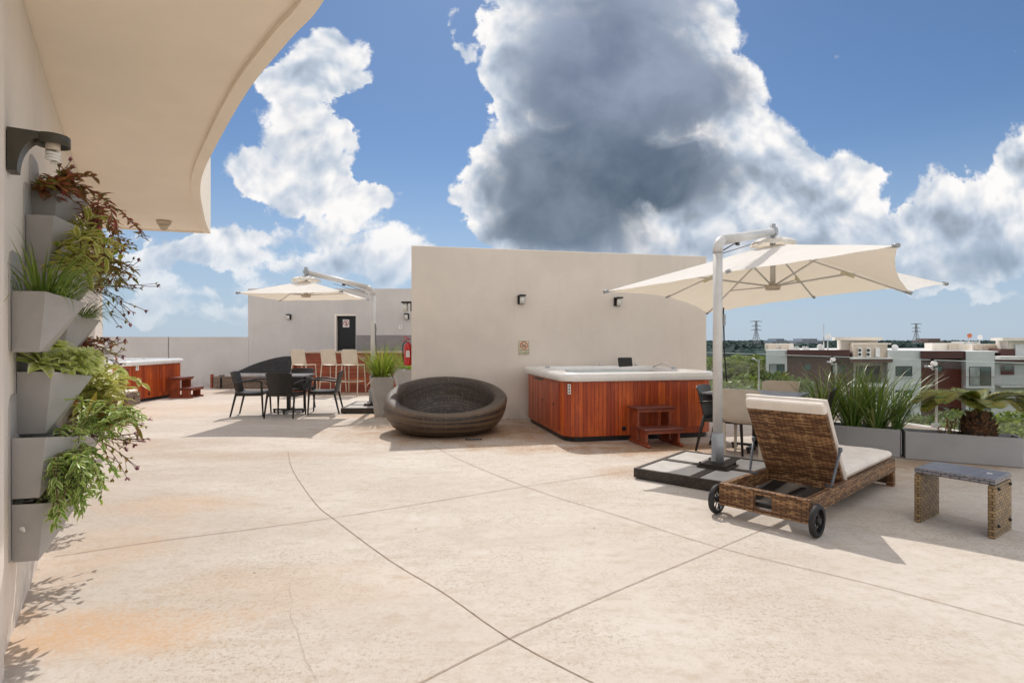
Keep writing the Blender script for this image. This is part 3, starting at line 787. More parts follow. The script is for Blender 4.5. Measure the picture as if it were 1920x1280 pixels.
    for k, (r_, z_) in enumerate(((.03, .07), (.12, .065), (.20, .045), (.24, .01), (.235, -.012))):
        rows.append([(mast[0] + r_ * (1 + .12 * rc.random()) * math.cos(2 * math.pi * j / 26), mast[1] + r_ * (1 + .12 * rc.random()) * math.sin(2 * math.pi * j / 26), peak_z - .005 + z_ + .018 * math.sin(j * 2.4) * (k > 0)) for j in range(26)])
    q = MB(); q.grid([r_[::-1] for r_ in rows], True, True); bl(q, 'vent_cap', M_canvas, cv)
    hub = Vector((mast[0], mast[1], hub_z + .02))
    for i, tp in enumerate(tips):
        tp = Vector(tp); a_ = pk + (tp - pk) * .06 - Vector((0, 0, .035)); b_ = tp - Vector((0, 0, .012))
        q = MB(); q.tube([a_, a_.lerp(b_, .5) - Vector((0, 0, .0)), b_], .011, 6); rb = bl(q, 'rib', M_alu)
        q = MB(); k = a_.lerp(b_, .55); q.tube([hub, k - Vector((0, 0, .012))], .010, 6); bl(q, 'strut', M_alu, rb)
        e = (b_ - a_).normalized(); q = MB()
        q.tube([tp - e * .05, tp + e * .012], .020, 8); bl(q, 'tip_cap', M_alug, rb)
        if not corner[i]:
            q = MB(); q.box(k - Vector((0, 0, .02)), (.14, .03, .035), rz=math.atan2(e.y, e.x), ry=math.asin(-e.z)); bl(q, 'joint_piece', M_signc, rb)
    q = MB(); p = Vector((pole[0], pole[1], 1.55)); r_ = Vector((.05, -.02, 0))
    q.tube(curve([p + r_ + Vector((0, 0, .1)), p + r_, p + r_ - Vector((-.01, 0, .35)), p + r_ - Vector((-.03, 0, .62))], 14), .007, 6)
    bl(q, 'crank_cord', M_black, pl)
    q = MB(); q.box(p - Vector((-.055, .0, .02)), (.03, .05, .11)); bl(q, 'crank_box', M_alug, pl)
    return t
A_ = at(1133, 547, 6.64); N_ = at(1364, 509, 5.73); B_ = at(1683, 460, 4.85); E_ = at(1708, 549, 5.95); C_ = at(1775, 532, 6.95); F_ = at(1526, 557, 7.95); D_ = at(1326, 587, 8.75); G_ = at(1250, 556, 7.72)
ctr = at(1449, 540, 6.86)
umbrella('large cream cantilever umbrella on a grey pole beside the wicker sun lounger', (2.0, 5.56), R(49.5), (2.01, 5.56), (ctr.x, ctr.y), at(1449, 458, 6.86).z, ctr.z,
         [A_, N_, B_, E_, C_, F_, D_, G_], [1, 0, 1, 0, 1, 0, 1, 0], 2.30, 2.64)
NL, NR, FR, FL = at(444, 549, 9.62), at(641, 546, 9.58), at(690, 561, 11.5), at(525, 563, 11.4)
ctr = at(574, 555, 10.56)
umbrella('smaller cream cantilever umbrella shading the four dark armchairs on the left', (-2.55, 10.95), R(2), (-2.65, 10.85), (ctr.x, ctr.y), at(574, 526, 10.56).z, ctr.z,
         [NL, NR, FR, FL], [1, 1, 1, 1], at(700, 541, 10.85).z, at(577, 510, 10.56).z)

# ------------------------------------------------------------ chairs (local: facing +y, origin seat centre on the floor)
def shell_grid(w0, w1, zs, ys, bow, th):
    """curved upright panel; zs/ys along height"""
    rows = []; n = 10
    for i, (z, y) in enumerate(zip(zs, ys)):
        s = i / (len(zs) - 1); w_ = w0 + (w1 - w0) * s
        rows.append([(w_ * (j / n - .5), y - bow * (1 - (2 * j / n - 1) ** 2) * 1.0, z - (.018 * (abs(2 * j / n - 1) ** 6) if i == len(zs) - 1 else 0)) for j in range(n + 1)])
    m = MB(); m.grid(rows, True); m.grid([[(x, y - th, z) for x, y, z in r][::-1] for r in rows], True)
    for r, flip in ((rows[0], 1), (rows[-1], 0)):
        b_ = [(x, y - th, z) for x, y, z in r]; m.grid([r, b_] if flip else [b_, r], False)
    for j in (0, -1):
        a_ = [r[j] for r in rows]; b_ = [(x, y - th, z) for x, y, z in a_]; m.grid([a_, b_] if j else [b_, a_], False)
    return m
def armchair(label, group, m):
    t = thing('armchair', label, 'armchair', (0, 0, 0), 0, group)
    q = MB(); rows = []
    for i in range(7):
        y = .22 - .44 * i / 6; rows.append([(.235 * (j / 4 - 1), y, .425 - .016 * math.sin(math.pi * j / 8) - .012 * math.sin(math.pi * i / 6)) for j in range(9)])
    q.grid([r[::-1] for r in rows], True); q.grid([[(x, y, z - .022) for x, y, z in r] for r in rows], True)
    q.bb((-.235, .205, .375), (.235, .225, .41)); q.bb((-.24, -.22, .36), (-.222, .205, .41)); q.bb((.222, -.22, .36), (.24, .205, .41)); q.bb((-.22, -.235, .37), (.22, -.218, .405))
    q.build('seat', m, t)
    shell_grid(.40, .46, [.40, .50, .62, .72, .78], [-.215, -.235, -.262, -.287, -.302], .035, .014).build('backrest', m, t)
    for s in (-1, 1):
        q = MB(); q.tube([(s * .245, .205, .60), (s * .243, .215, .40), (s * .250, .235, 0)], [.017, .019, .013], 8); q.build('leg', m, t)
        q = MB(); q.tube([(s * .235, -.21, .43), (s * .25, -.31, 0)], [.021, .014], 8); q.build('leg', m, t)
        q = MB(); q.tube(curve([(s * .245, .205, .585), (s * .25, .17, .622), (s * .262, .0, .625), (s * .25, -.16, .60), (s * .222, -.262, .585)], 14), [.016] * 1 + [.017] * 20, 8) if False else q.tube(curve([(s * .245, .205, .585), (s * .25, .17, .622), (s * .262, .0, .625), (s * .25, -.16, .60), (s * .222, -.262, .585)], 12), .016, 8, rx=1.5); q.build('arm', m, t)
    return t
def sidechair(label, group, m):
    t = thing('dining_chair', label, 'chair', (0, 0, 0), 0, group)
    zs = [.375, .385, .41, .47, .58, .70, .79]; ys = [.02, -.13, -.20, -.235, -.262, -.285, -.305]
    q = MB(); rows = []
    for i in range(6):
        y = .22 - .42 * i / 5; rows.append([(.225 * (j / 4 - 1), y, .425 - .014 * math.sin(math.pi * j / 8)) for j in range(9)])
    q.grid([r[::-1] for r in rows], True); q.grid([[(x, y, z - .028) for x, y, z in r] for r in rows], True)
    q.bb((-.225, .20, .385), (.225, .222, .411)); q.build('seat', m, t, bevel=.004)
    shell_grid(.36, .47, zs, ys, .04, .013).build('backrest', m, t)
    for s in (-1, 1):
        q = MB(); q.box((s * .20, .19, .20), (.036, .036, .40), taper=.7, rx=R(-2)); q.build('leg', m, t, bevel=.006)
        q = MB(); q.box((s * .195, -.205, .195), (.036, .036, .39), taper=.7, rx=R(5)); q.build('leg', m, t, bevel=.006)
    return t
def place(o, x, y, deg): o.location = (x, y, 0); o.rotation_euler = (0, 0, R(deg - 90)); return o
gL = 'dark armchairs around the left table'; gR = 'chairs around the slatted table on the right'
ch = armchair('dark resin armchair left of the table, facing right, seen from its side', gL, M_dark); place(ch, -4.62, 10.16, 8)
dup(ch, (-3.96, 9.98, 0), R(88 - 90), 'dark resin armchair with its back to the viewer in front of the left table', gL)
dup(ch, (-3.46, 10.47, 0), R(188 - 90), 'dark resin armchair right of the left table, facing left, nearest the potted grass', gL)
dup(ch, (-4.18, 11.02, 0), R(268 - 90), 'dark resin armchair on the far side of the left table, nearest the bar stools', gL)
fx = Vector((.79, -.61, 0)); dup(ch, Vector((2.41, 7.03, 0)) + fx * .26, R(-38 - 90), 'dark resin armchair between the big hot tub and the slatted table', gR)
dup(ch, (3.42, 6.70, 0), R(148 - 90), 'dark resin armchair at the right end of the slatted table by the long grass planter', gR)
c1 = sidechair('beige plastic dining chair with its back to the viewer behind the grey umbrella pole', gR, M_beige); place(c1, 2.72, 6.57, 50)
dup(c1, (3.40, 7.36, 0), R(232 - 90), 'beige plastic dining chair on the far side of the slatted table by the glass railing', gR)

def table(label, loc, rz, w_, d_, h_, slats):
    t = thing('table', label, 'table', loc, rz)
    q = MB()
    if slats:
        n = 9
        for k in range(n):
            a = -w_ / 2 + w_ * k / n; q.bb((a + .010, -d_ / 2 + .03, h_ - .022), (a + w_ / n - .010, d_ / 2 - .03, h_))
        q.bb((-w_ / 2, -d_ / 2, h_ - .024), (w_ / 2, -d_ / 2 + .028, h_ - .002)); q.bb((-w_ / 2, d_ / 2 - .028, h_ - .024), (w_ / 2, d_ / 2, h_ - .002))
        q.bb((-w_ / 2 + .05, -.03, h_ - .05), (w_ / 2 - .05, .03, h_ - .026))
        q.build('tabletop', mat('slat_top', (.20, .21, .235), .34, var=.2), t, bevel=.003)
    else:
        q.prism(rrect(w_, d_, .06), h_ - .022, h_); q.build('tabletop', mat('grey_laminate', (.20, .20, .22), .3, var=.1), t, bevel=.003)
    q = MB(); q.cyl((0, 0, .05), (0, 0, h_ - .05), .035, n=16) if slats else q.bb((-.03, -.03, .07), (.03, .03, h_ - .03)); q.build('column', M_dark, t)
    q = MB(); q.box((0, 0, .06), (.56, .045, .03), rz=R(0)); q.box((0, 0, .06), (.045, .56, .028)); 
    for a in range(4): q.cyl((.26 * math.cos(a * math.pi / 2), .26 * math.sin(a * math.pi / 2), 0), (.26 * math.cos(a * math.pi / 2), .26 * math.sin(a * math.pi / 2), .06), .018)
    q.box((0, 0, h_ - .04), (.3, .04, .02)); q.box((0, 0, h_ - .042), (.04, .3, .016))
    q.build('base', M_dark, t, bevel=.004); return t
table('square dark pedestal table between the four dark armchairs on the left', (-4.12, 10.5, 0), R(3), .78, .78, .70, False)
table('slatted grey blue outdoor dining table behind the sun lounger', (2.95, 6.90, 0), R(50), .80, 1.02, .70, True)

# ------------------------------------------------------------ bar and stools
t = thing('bar_counter', 'long red brown wooden bar counter with horizontal boards in front of the grey back wall', 'bar', (-4.2, 14.62, 0))
q = MB(); q.bb((-1.42, 0, 0), (3.0, .04, 1.0)); q.build('front_panel', M_bar, t)
q = MB(); q.bb((-1.44, .042, 0), (3.0, .50, .998)); q.build('body', M_bar, t)
q = MB(); q.bb((-1.46, -.10, 1.002), (3.0, .56, 1.045)); q.build('countertop', mat('bar_top', (.42, .30, .23), .3, var=.15, coat=.3), t, bevel=.006)
q = MB(); q.bb((-1.44, -.06, 0), (-1.38, -.002, 1.0)); q.bb((-1.37, -.03, .93), (3.0, -.002, .998)); q.build('trim', M_stepp, t)
def stool(label):
    t = thing('bar_stool', label, 'bar stool', (0, 0, 0), 0, 'cream bar stools along the bar')
    for s in (-1, 1):
        x = s * .205
        q = MB(); q.tube(curve([(s * .225, -.24, 0), (x, -.17, .70), (x * .96, -.165, .78), (x * .93, -.215, 1.02), (x * .9, -.22, 1.075), (x * .75, -.22, 1.10)], 22), .0125, 8); q.build('leg', M_cream, t)
        q = MB(); q.tube(curve([(s * .225, .24, 0), (x, .195, .68), (x * .97, .17, .725), (x * .97, .0, .735), (x * .97, -.17, .73)], 20), .0125, 8); q.build('leg', M_cream, t)
    q = MB(); q.tube([(-.215, -.205, .33), (.215, -.205, .33)], .009, 6); q.tube([(-.215, .215, .33), (.215, .215, .33)], .009, 6)
    for s in (-1, 1): q.tube([(s * .214, -.205, .33), (s * .214, .215, .33)], .009, 6)
    q.tube([(-.155, -.22, 1.10), (.155, -.22, 1.10)], .0125, 8); q.build('footrest', M_cream, t)
    rows = [[(.19 * (j / 4 - 1), .17 - .34 * i / 6, .738 - .012 * math.sin(math.pi * j / 8)) for j in range(9)] for i in range(7)]
    q = MB(); q.grid([r[::-1] for r in rows], True); q.grid([[(x, y, z - .012) for x, y, z in r] for r in rows], True); q.build('seat', M_cream, t)
    shell_grid(.385, .365, [.755, .82, .95, 1.05, 1.092], [-.165, -.175, -.20, -.212, -.215], .012, .012).build('backrest', M_cream, t)
    return t
s0 = stool('cream bar stool nearest the black wicker sofa, leftmost at the bar'); place(s0, -5.13, 14.0, 72)
dup(s0, (-4.40, 13.98, 0), R(74 - 90), 'middle one of the three cream bar stools at the bar')
dup(s0, (-3.89, 13.92, 0), R(80 - 90), 'cream bar stool nearest the tall potted grass at the bar')

# ------------------------------------------------------------ far wicker sofa
t = thing('wicker_sofa', 'wide dark wicker sofa with a curved black back against the parapet', 'sofa', (-7.1, 16.0, 0))
q = MB(); q.prism(curve([(-1.30, -.02, 0), (-1.1, -.18, 0), (-.95, -.25, 0)], 6) and [(v.x, v.y) for v in curve([(-1.32, .45, 0), (-1.30, .0, 0), (-1.15, -.2, 0), (-.97, -.28, 0)], 9)] + [(-.97, .45)], .0, .31); q.build('side_section', M_wickg, t)
q = MB(); q.bb((-.90, -.30, 0), (1.4, .45, .31)); q.build('base', M_wickg, t)
q = MB(); q.bb((-.93, -.26, 0), (-.94 - .03, .42, .30)); q.build('gap_panel', M_black, t)
q = MB(); q.prism(rrect(2.25, .68, .08, 4, .24, .08), .312, .39); q.build('cushion', M_cushg, t, bevel=.02)
top = [(-1.35, .33), (-1.1, .345), (-.85, .44), (-.5, .60), (-.1, .74), (.3, .84), (.65, .87), (.95, .83), (1.2, .70), (1.38, .5)]
tc = curve([(x, 0, z) for x, z in top], 36)
rows = [[Vector((p.x, .34 + .12 * math.cos(p.x * 1.1), .30)) for p in tc], [Vector((p.x, .42 + .12 * math.cos(p.x * 1.1), p.z)) for p in tc], [Vector((p.x, .50 + .12 * math.cos(p.x * 1.1), p.z - .01)) for p in tc], [Vector((p.x, .46 + .12 * math.cos(p.x * 1.1), .0)) for p in tc]]
q = MB(); q.grid(rows, False, False, lambda i, j: (j * .08, rows[i][min(j, 36)].z if j < len(rows[0]) else 0)); q.build('back', M_wickb, t)
q = MB(); q.bb((-1.36, -.05, 0), (-1.30, .02, .38)); q.build('arm_post', M_stepp, t)

# ottoman next to the far tub
t = thing('ottoman', 'low grey wicker ottoman with a beige cushion beside the low white wall end', 'ottoman', (-7.62, 11.28, 0), R(17))
q = MB(); q.bb((-.60, 0, .17), (0, .10, .25)); q.bb((-.06, 0, 0), (0, .75, .17)); q.bb((-.60, .10, .17), (0, .75, .25)); q.bb((-.60, .0, .0), (-.54, .75, .17)); q.bb((-.54, .02, 0), (-.06, .05, .03))
q.build('frame', M_wickg, t)
q = MB(); q.prism(rrect(.58, .70, .08, 4, -.31, .38), .252, .315); q.build('cushion', M_cush, t, bevel=.025, seg=3)
q = MB(); q.bb((-.001, .34, .13), (.006, .40, .19)); q.build('handle_hole', M_black, t)

# ------------------------------------------------------------ round wicker daybed
t = thing('round_daybed', 'large round dark wicker daybed bowl in front of the beige wall', 'daybed', (-.985, 8.40, 0))
nn = 96; prof = []
def dprof(a):
    s = math.sin(a - .12); zr = .565 + .195 * s; R_ = .82 + .015 * math.cos(a); tb = .10
    pts = [(.58, .0), (.66, .025), (.775, zr * .20), (.855, zr * .42), (.895, zr * .64)]
    for k in range(8):
        b_ = R(-25 + 200 * k / 7); pts.append((R_ - .02 + tb * math.cos(b_), zr - .085 + (tb * .72) * math.sin(b_)))
    pts += [(R_ - .125, zr - .18), (R_ - .15, max(.2, zr - .30)), (R_ - .22, .17), (.3, .15), (.02, .15)]
    return pts
rows = [[Vector((r_ * math.cos(2 * math.pi * i / nn), r_ * math.sin(2 * math.pi * i / nn), z)) for r_, z in dprof(2 * math.pi * i / nn)] for i in range(nn + 1)]
LL = [0]
for k in range(1, len(rows[0])): LL.append(LL[-1] + math.dist(dprof(0)[k], dprof(0)[k - 1]))
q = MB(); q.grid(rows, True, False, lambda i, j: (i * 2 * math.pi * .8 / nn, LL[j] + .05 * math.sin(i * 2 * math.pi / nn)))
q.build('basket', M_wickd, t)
q = MB(); q.cyl((0, 0, -.0), (0, 0, .02), .57, n=40); q.build('foot_ring', M_black, t)
t = thing('floor_drain', 'small black drain grate on the floor at the foot of the round daybed', 'drain', gp(888, 824), R(5))
q = MB(); q.bb((-.11, -.03, .002), (.11, .03, .012)); q.build('frame', M_black, t)
q = MB()
for k in range(4): q.bb((-.085 + k * .047, -.018, .0122), (-.055 + k * .047, .018, .0165))
q.build('bars', M_alug, t)

# ------------------------------------------------------------ sun lounger (local: x along length from head, y left)
Lx = Vector((.74, .672, 0)); LO = (gp(1346, 963) + gp(1532, 1004)) / 2
t = thing('sun_lounger', 'brown wicker sun lounger on two black wheels with white cushion and raised back', 'sun lounger', LO, math.atan2(.672, .74))
hw = .325
q = MB(); L_ = 1.98
for s in (-1, 1):
    y0, y1 = sorted((s * hw, s * (hw - .045))); q.bb((.0, y0, .135), (L_, y1, .25))
q.bb((L_ - .05, -hw + .046, .135), (L_, hw - .046, .25)); q.bb((.72, -hw + .046, .16), (.77, hw - .046, .235))
q.build('side_rail', M_wick, t, bevel=.006)
q = MB(); q.bb((-.052, -hw, .085), (-.002, -.07, .25)); q.bb((-.052, .06, .085), (-.002, hw, .25)); q.bb((-.052, -.07, .085), (-.002, .06, .115)); q.bb((-.052, -.07, .215), (-.002, .06, .25))
q.build('head_board', M_wick, t, bevel=.005)
q = MB(); q.bb((.74, -hw + .05, .236), (L_ - .06, hw - .05, .248)); q.build('deck', M_wick, t)
q = MB(); q.bb((-.002, -.28, .12), (.04, .28, .15)); q.bb((.30, -.28, .14), (.33, .28, .16)); q.bb((.04, -.02, .12), (.72, .02, .14)); q.build('under_frame', M_black, t)
for s in (-1, 1):
    q = MB(); y0, y1 = sorted((s * hw, s * (hw - .06))); q.bb((L_ - .06, y0, 0.0), (L_ - .002, y1, .135)); q.build('leg', M_wick, t, bevel=.005)
q = MB(); q.bb((L_ - .045, -hw + .061, .02), (L_ - .02, hw - .061, .134)); q.build('foot_panel', M_wickd, t)
for s in (-1, 1):
    y = s * (hw + .035); q = MB(); n = 28
    prof_ = [(.082, -.018), (.106, -.018), (.112, -.008), (.112, .008), (.106, .018), (.082, .018)]
    rows = [[(-.01 + r_ * math.cos(2 * math.pi * i / n), y + o_, .112 + r_ * math.sin(2 * math.pi * i / n)) for r_, o_ in prof_ + prof_[:1]] for i in range(n)]
    rows.append(rows[0]); q.grid(rows, True)
    wh = q.build('wheel', M_rubber, t); q = MB()
    for k in range(8):
        a = R(22.5 + 45 * k)
        for da in (-.07, .07): q.tube([(-.01 + .02 * math.cos(a), y, .112 + .02 * math.sin(a)), (-.01 + .085 * math.cos(a + da), y, .112 + .085 * math.sin(a + da))], .0035, 5)
    q.cyl((-.01, y - .022, .112), (-.01, y + .022, .112), .022, n=14); q.build('spokes', M_black, wh)
q = MB(); q.cyl((-.01, -hw - .02, .112), (-.01, hw + .02, .112), .009); q.build('axle', M_steel, t)
# raised back
M_prop = mat('blue_grey_steel', (.11, .125, .15), .4)
h0_ = Vector((.735, 0, .25)); ang = R(57); bl_ = .66; bd = Vector((-math.cos(ang), 0, math.sin(ang))); bn = Vector((math.sin(ang), 0, math.cos(ang)))
def bpn(l, y, n): p = h0_ + bd * l + bn * n; return Vector((p.x, y, p.z))
q = MB(); q.hexa([bpn(0, hw - .03, -.035), bpn(0, -hw + .03, -.035), bpn(0, -hw + .03, 0), bpn(0, hw - .03, 0), bpn(bl_, hw - .03, -.035), bpn(bl_, -hw + .03, -.035), bpn(bl_, -hw + .03, 0), bpn(bl_, hw - .03, 0)])
# uv of hexa sides: y across, length up
q.build('backrest', M_wick, t, bevel=.006)
def pillow(mb, P, w_, l0, l1, th, n=12, m_=16, edge=.024):
    top_, bot = [], []
    for i in range(m_ + 1):
        l = l0 + (l1 - l0) * (.5 - .5 * math.cos(math.pi * i / m_)); rt, rb = [], []
        for j in range(n + 1):
            y = -w_ * .5 * math.cos(math.pi * j / n)
            d_ = min(l - l0, l1 - l, w_ / 2 - abs(y)); k = min(1, max(0, d_) / edge); k = math.sqrt(max(0, 1 - (1 - k) ** 2))
            c_ = .5 * th; rt.append(P(l, y, c_ + c_ * k + .004 * math.sin(l * 21 + j) * k)); rb.append(P(l, y, c_ - c_ * k * .9))
        top_.append(rt); bot.append(rb)
    mb.grid(top_, True); mb.grid([r[::-1] for r in bot], True)
q = MB(); pillow(q, bpn, .61, -.02, bl_ + .095, .05, 14, 18); cu = q.build('back_cushion', M_cush, t)
q = MB(); ys_ = (-hw + .025, hw - .025)
q.hexa([bpn(bl_ - .0, ys_[1], -.042), bpn(bl_, ys_[0], -.042), bpn(bl_, ys_[0], .01), bpn(bl_, ys_[1], .01), bpn(bl_ + .09, ys_[1] - .01, -.035), bpn(bl_ + .09, ys_[0] + .01, -.035), bpn(bl_ + .09, ys_[0] + .01, .01), bpn(bl_ + .09, ys_[1] - .01, .01)])
q.build('pocket', M_cush, cu, bevel=.018, seg=3)
q = MB(); pillow(q, lambda l, y, n: Vector((l, y, .25 + n)), .61, .78, 1.95, .075, 14, 26); q.build('seat_cushion', M_cush, t)
for s in (-1, 1):
    a_ = bpn(.33, s * (hw + .002), -.02); b_ = Vector((.42, s * (hw - .02), .255))
    q = MB(); q.tube([a_, a_.lerp(b_, .85), b_, b_ + Vector((.03, -s * .05, -.0))], .010, 8); q.cyl(a_ - Vector((0, .01, 0)), a_ + Vector((0, .01, 0)), .018); q.build('prop', M_prop, t)

# side table: bent wicker bridge
t = thing('side_table', 'small dark wicker side table shaped like a bridge at the right', 'side table', (gp(1720, 981) + gp(1857, 1007)) / 2 , R(-54.5))
w_, d_, h_ = .47, .37, .40
uvp = lambda P: P
q = MB(); q.bb((-w_ / 2, 0, h_ - .042), (w_ / 2, d_, h_)); q.build('tabletop', weave('blue_grey_rattan', (.19, .185, .21), (.26, .25, .28), (.27, .26, .29), .055, .024, .3), t, bevel=.012)
for s in (-1, 1):
    x0, x1 = sorted((s * w_ / 2, s * (w_ / 2 - .042))); q = MB(); q.bb((x0, 0, 0.0), (x1, d_, h_ - .044)); q.build('leg', M_wickd2 if 'M_wickd2' in globals() else weave('mixed_rattan', (.20, .135, .07), (.36, .24, .115), (.46, .33, .16), .055, .021), t, bevel=.01)
q = MB()
for z in (.08, .33):
    for y in (.06, .31): q.ball((w_ / 2 + .004, y, z), .012)
q.build('bumper', M_black, t)
q = MB(); q.bb((.14, .18, h_ + .0005), (.17, .205, h_ + .004)); q.build('cap', M_white, t)
# ------------------------------------------------------------ plant builders
L_purple = leafmat('purple_leaves', [(.32, .045, .07), (.45, .09, .09), (.18, .10, .04), (.50, .16, .07), (.24, .26, .06)], .4, .25)
L_mixed = leafmat('bronze_leaves', [(.30, .17, .03), (.18, .22, .04), (.34, .11, .04), (.40, .26, .06), (.16, .05, .05)], .45, .3)
L_succ = leafmat('succulent_leaves', [(.62, .68, .17), (.70, .74, .24), (.50, .60, .13)], .4, .3, edge=(.82, .84, .50))
L_vari = leafmat('variegated_leaves', [(.46, .46, .07), (.36, .42, .06), (.55, .50, .12), (.22, .32, .05)], .45, .35, edge=(.70, .66, .28))
L_green = leafmat('green_leaves', [(.14, .28, .03), (.20, .36, .05), (.26, .42, .07)], .4, .3, edge=(.60, .66, .30))
L_grass = leafmat('grass_blades', [(.10, .21, .03), (.18, .30, .05), (.28, .36, .08), (.08, .15, .02)], .4, .3)
L_grassb = leafmat('bright_grass', [(.16, .30, .02), (.24, .38, .03), (.32, .42, .05), (.09, .18, .02), (.30, .27, .08)], .4, .4)
L_long = leafmat('long_grass', [(.05, .12, .02), (.09, .19, .03), (.15, .25, .04), (.30, .33, .12), (.05, .14, .02)], .32, .25)
L_cyc = leafmat('cycad_leaflets', [(.10, .17, .02), (.20, .21, .03), (.30, .24, .035), (.05, .10, .015)], .5, .12)
L_dry = leafmat('dry_scales', [(.13, .06, .03), (.20, .11, .05), (.08, .035, .02)], .8, .05)
M_stem = mat('stem', (.14, .07, .05), .6, var=.3); M_flower = mat('flower_petal', (.62, .12, .015), .6, var=.2); M_pink = mat('pink_bud', (.30, .10, .13), .6, var=.3)

def leaf(mb, p, d, up, L, w, bend=.25, n=3):
    """pointed leaf from p along d; UV u runs across the blade"""
    d = d.normalized(); s = d.cross(up)
    if s.length < 1e-3: s = d.orthogonal()
    s.normalize(); nn = s.cross(d).normalized(); Lc, Rc = [], []
    pr = (.25, .95, .8, .0) if n == 3 else (.6, 1, .9, .6, .0)
    for i in range(n + 1):
        t = i / n; c = p + d * (L * t) - nn * (bend * L * t * t) if bend >= 0 else p + d * (L * t)
        ww = w * .5 * pr[i]; lift = nn * (w * .16)
        Lc.append(c - s * ww + lift * (ww > 0)); Rc.append(c + s * ww + lift * (ww > 0)); 
        if i == 0: C = []
        C.append(c)
    vs = Lc + C + Rc; k = n + 1; fs = []; uv = []
    for i in range(n):
        fs.append((i, k + i, k + i + 1, i + 1)); uv.append([(0, i / n), (.5, i / n), (.5, (i + 1) / n), (0, (i + 1) / n)])
        fs.append((k + i, 2 * k + i, 2 * k + i + 1, k + i + 1)); uv.append([(.5, i / n), (1, i / n), (1, (i + 1) / n), (.5, (i + 1) / n)])
    mb.add(vs, fs, uv)
def rv(r, a=1.0): return Vector((r.uniform(-a, a), r.uniform(-a, a), r.uniform(-a, a)))
def blade(mb, p, az, L, w, lean, droop, n=6, r=None):
    """long grass blade as an arching ribbon"""
    h = Vector((math.cos(az), math.sin(az), 0)); s = Vector((-h.y, h.x, 0)); a = lean; q = Vector(p); rows = []
    tw = (r.uniform(-.8, .8) if r else 0)
    for i in range(n + 1):
        t = i / n; ww = w * .5 * (1 - t ** 2.2) * (.6 + .4 * min(1, t * 4)); ss = (s * math.cos(tw * t) + h * math.sin(tw * t))
        rows.append([q - ss * ww, q + ss * ww])
        q = q + (h * math.sin(a) + Vector((0, 0, math.cos(a)))) * (L / n); a += droop / n * (1 + t)
    mb.grid(rows, True)
def tuft(name, m, label, cat, loc, n, L, w, spread, lean, droop, seed, group=None, az=None, rad=.06, azs=math.pi):
    r = random.Random(seed); t = thing(name, label, cat, loc, 0, group); q = MB()
    for i in range(n):
        a = r.uniform(0, 2 * math.pi) if az is None else az + r.gauss(0, azs)
        rr = rad * math.sqrt(r.random()); p = (rr * math.cos(a), rr * math.sin(a) , 0)
        blade(q, p, a, L * r.uniform(.55, 1.12), w * r.uniform(.7, 1.2), abs(r.gauss(lean, spread)), droop * r.uniform(.4, 1.4), 6, r)
    q.build('foliage', m, t); return t

# ------------------------------------------------------------ vertical garden
TW = Vector((-.545, .838, 0)); NW = Vector((.838, .545, 0))
GROT = math.atan2(TW.y, TW.x)       # local x along the wall away from the viewer, local y = -N (into wall)
def wallpt(y):  return Vector((WL(y) - .07 * math.sin(math.pi * max(0, min(1, (y - 2.32) / 6.0))), y, 0))
def wall_pot(label, y, z, sc=1.0):
    """rim height z; near rim corner sits around depth y"""
    base = wallpt(y); t = thing('wall_pot', label, 'planter', (base.x, base.y, z), 0, 'grey pots of the vertical garden')
    def W(a, n, h): v = TW * a * sc + NW * (n * sc + .012); return Vector((v.x, v.y, h * sc))
    hgt = .27
    top = [(-.15, 0, .0), (-.20, .125, .0), (.02, .255, -.035), (.22, .125, .0), (.17, 0, .0)]
    bot = [(-.14, 0, -hgt), (-.175, .10, -hgt), (0.0, .115, -hgt), (.175, .10, -hgt), (.14, 0, -hgt)]
    T = [W(*p) for p in top]; Bq = [W(*p) for p in bot]
    ins = [W(p[0] * .93, max(.0, p[1] * .93 - .004) + .004, p[2] - .0) for p in top]; ib = [W(p[0] * .9, p[1] * .88 + .006, -.05) for p in top]
    q = MB(); n = 5; vs = Bq + T + ins + ib
    fs = [(k, (k + 1) % n, n + (k + 1) % n, n + k) for k in range(n)] + [tuple(range(n))[::-1]]
    fs += [(n + k, n + (k + 1) % n, 2 * n + (k + 1) % n, 2 * n + k) for k in range(n)] + [(2 * n + k, 2 * n + (k + 1) % n, 3 * n + (k + 1) % n, 3 * n + k) for k in range(n)]
    q.add(vs, fs); q.build('body', M_pot, t, bevel=.003)
    q = MB(); q.add(ib, [tuple(range(n))]); q.build('soil', M_soil, t)
    pl = [(-.165, -hgt + .01)] + [(-.165, .12), (-.14, .165), (-.09, .185), (.09, .185), (.14, .165), (.165, .12), (.165, -hgt + .01)]
    q = MB(); k = len(pl); a_ = [W(x, -.004, z_) for x, z_ in pl]; b_ = [W(x, .006, z_) for x, z_ in pl]
    a_ = [W(x, -.011, z_) for x, z_ in pl]; b_ = [W(x, -.001, z_) for x, z_ in pl]
    q.add(a_ + b_, [(i, (i + 1) % k, k + (i + 1) % k, k + i) for i in range(k)] + [tuple(range(k, 2 * k)), tuple(range(k))[::-1]]); q.build('back_plate', M_pot, t)
    return base + Vector((0, 0, z)), sc
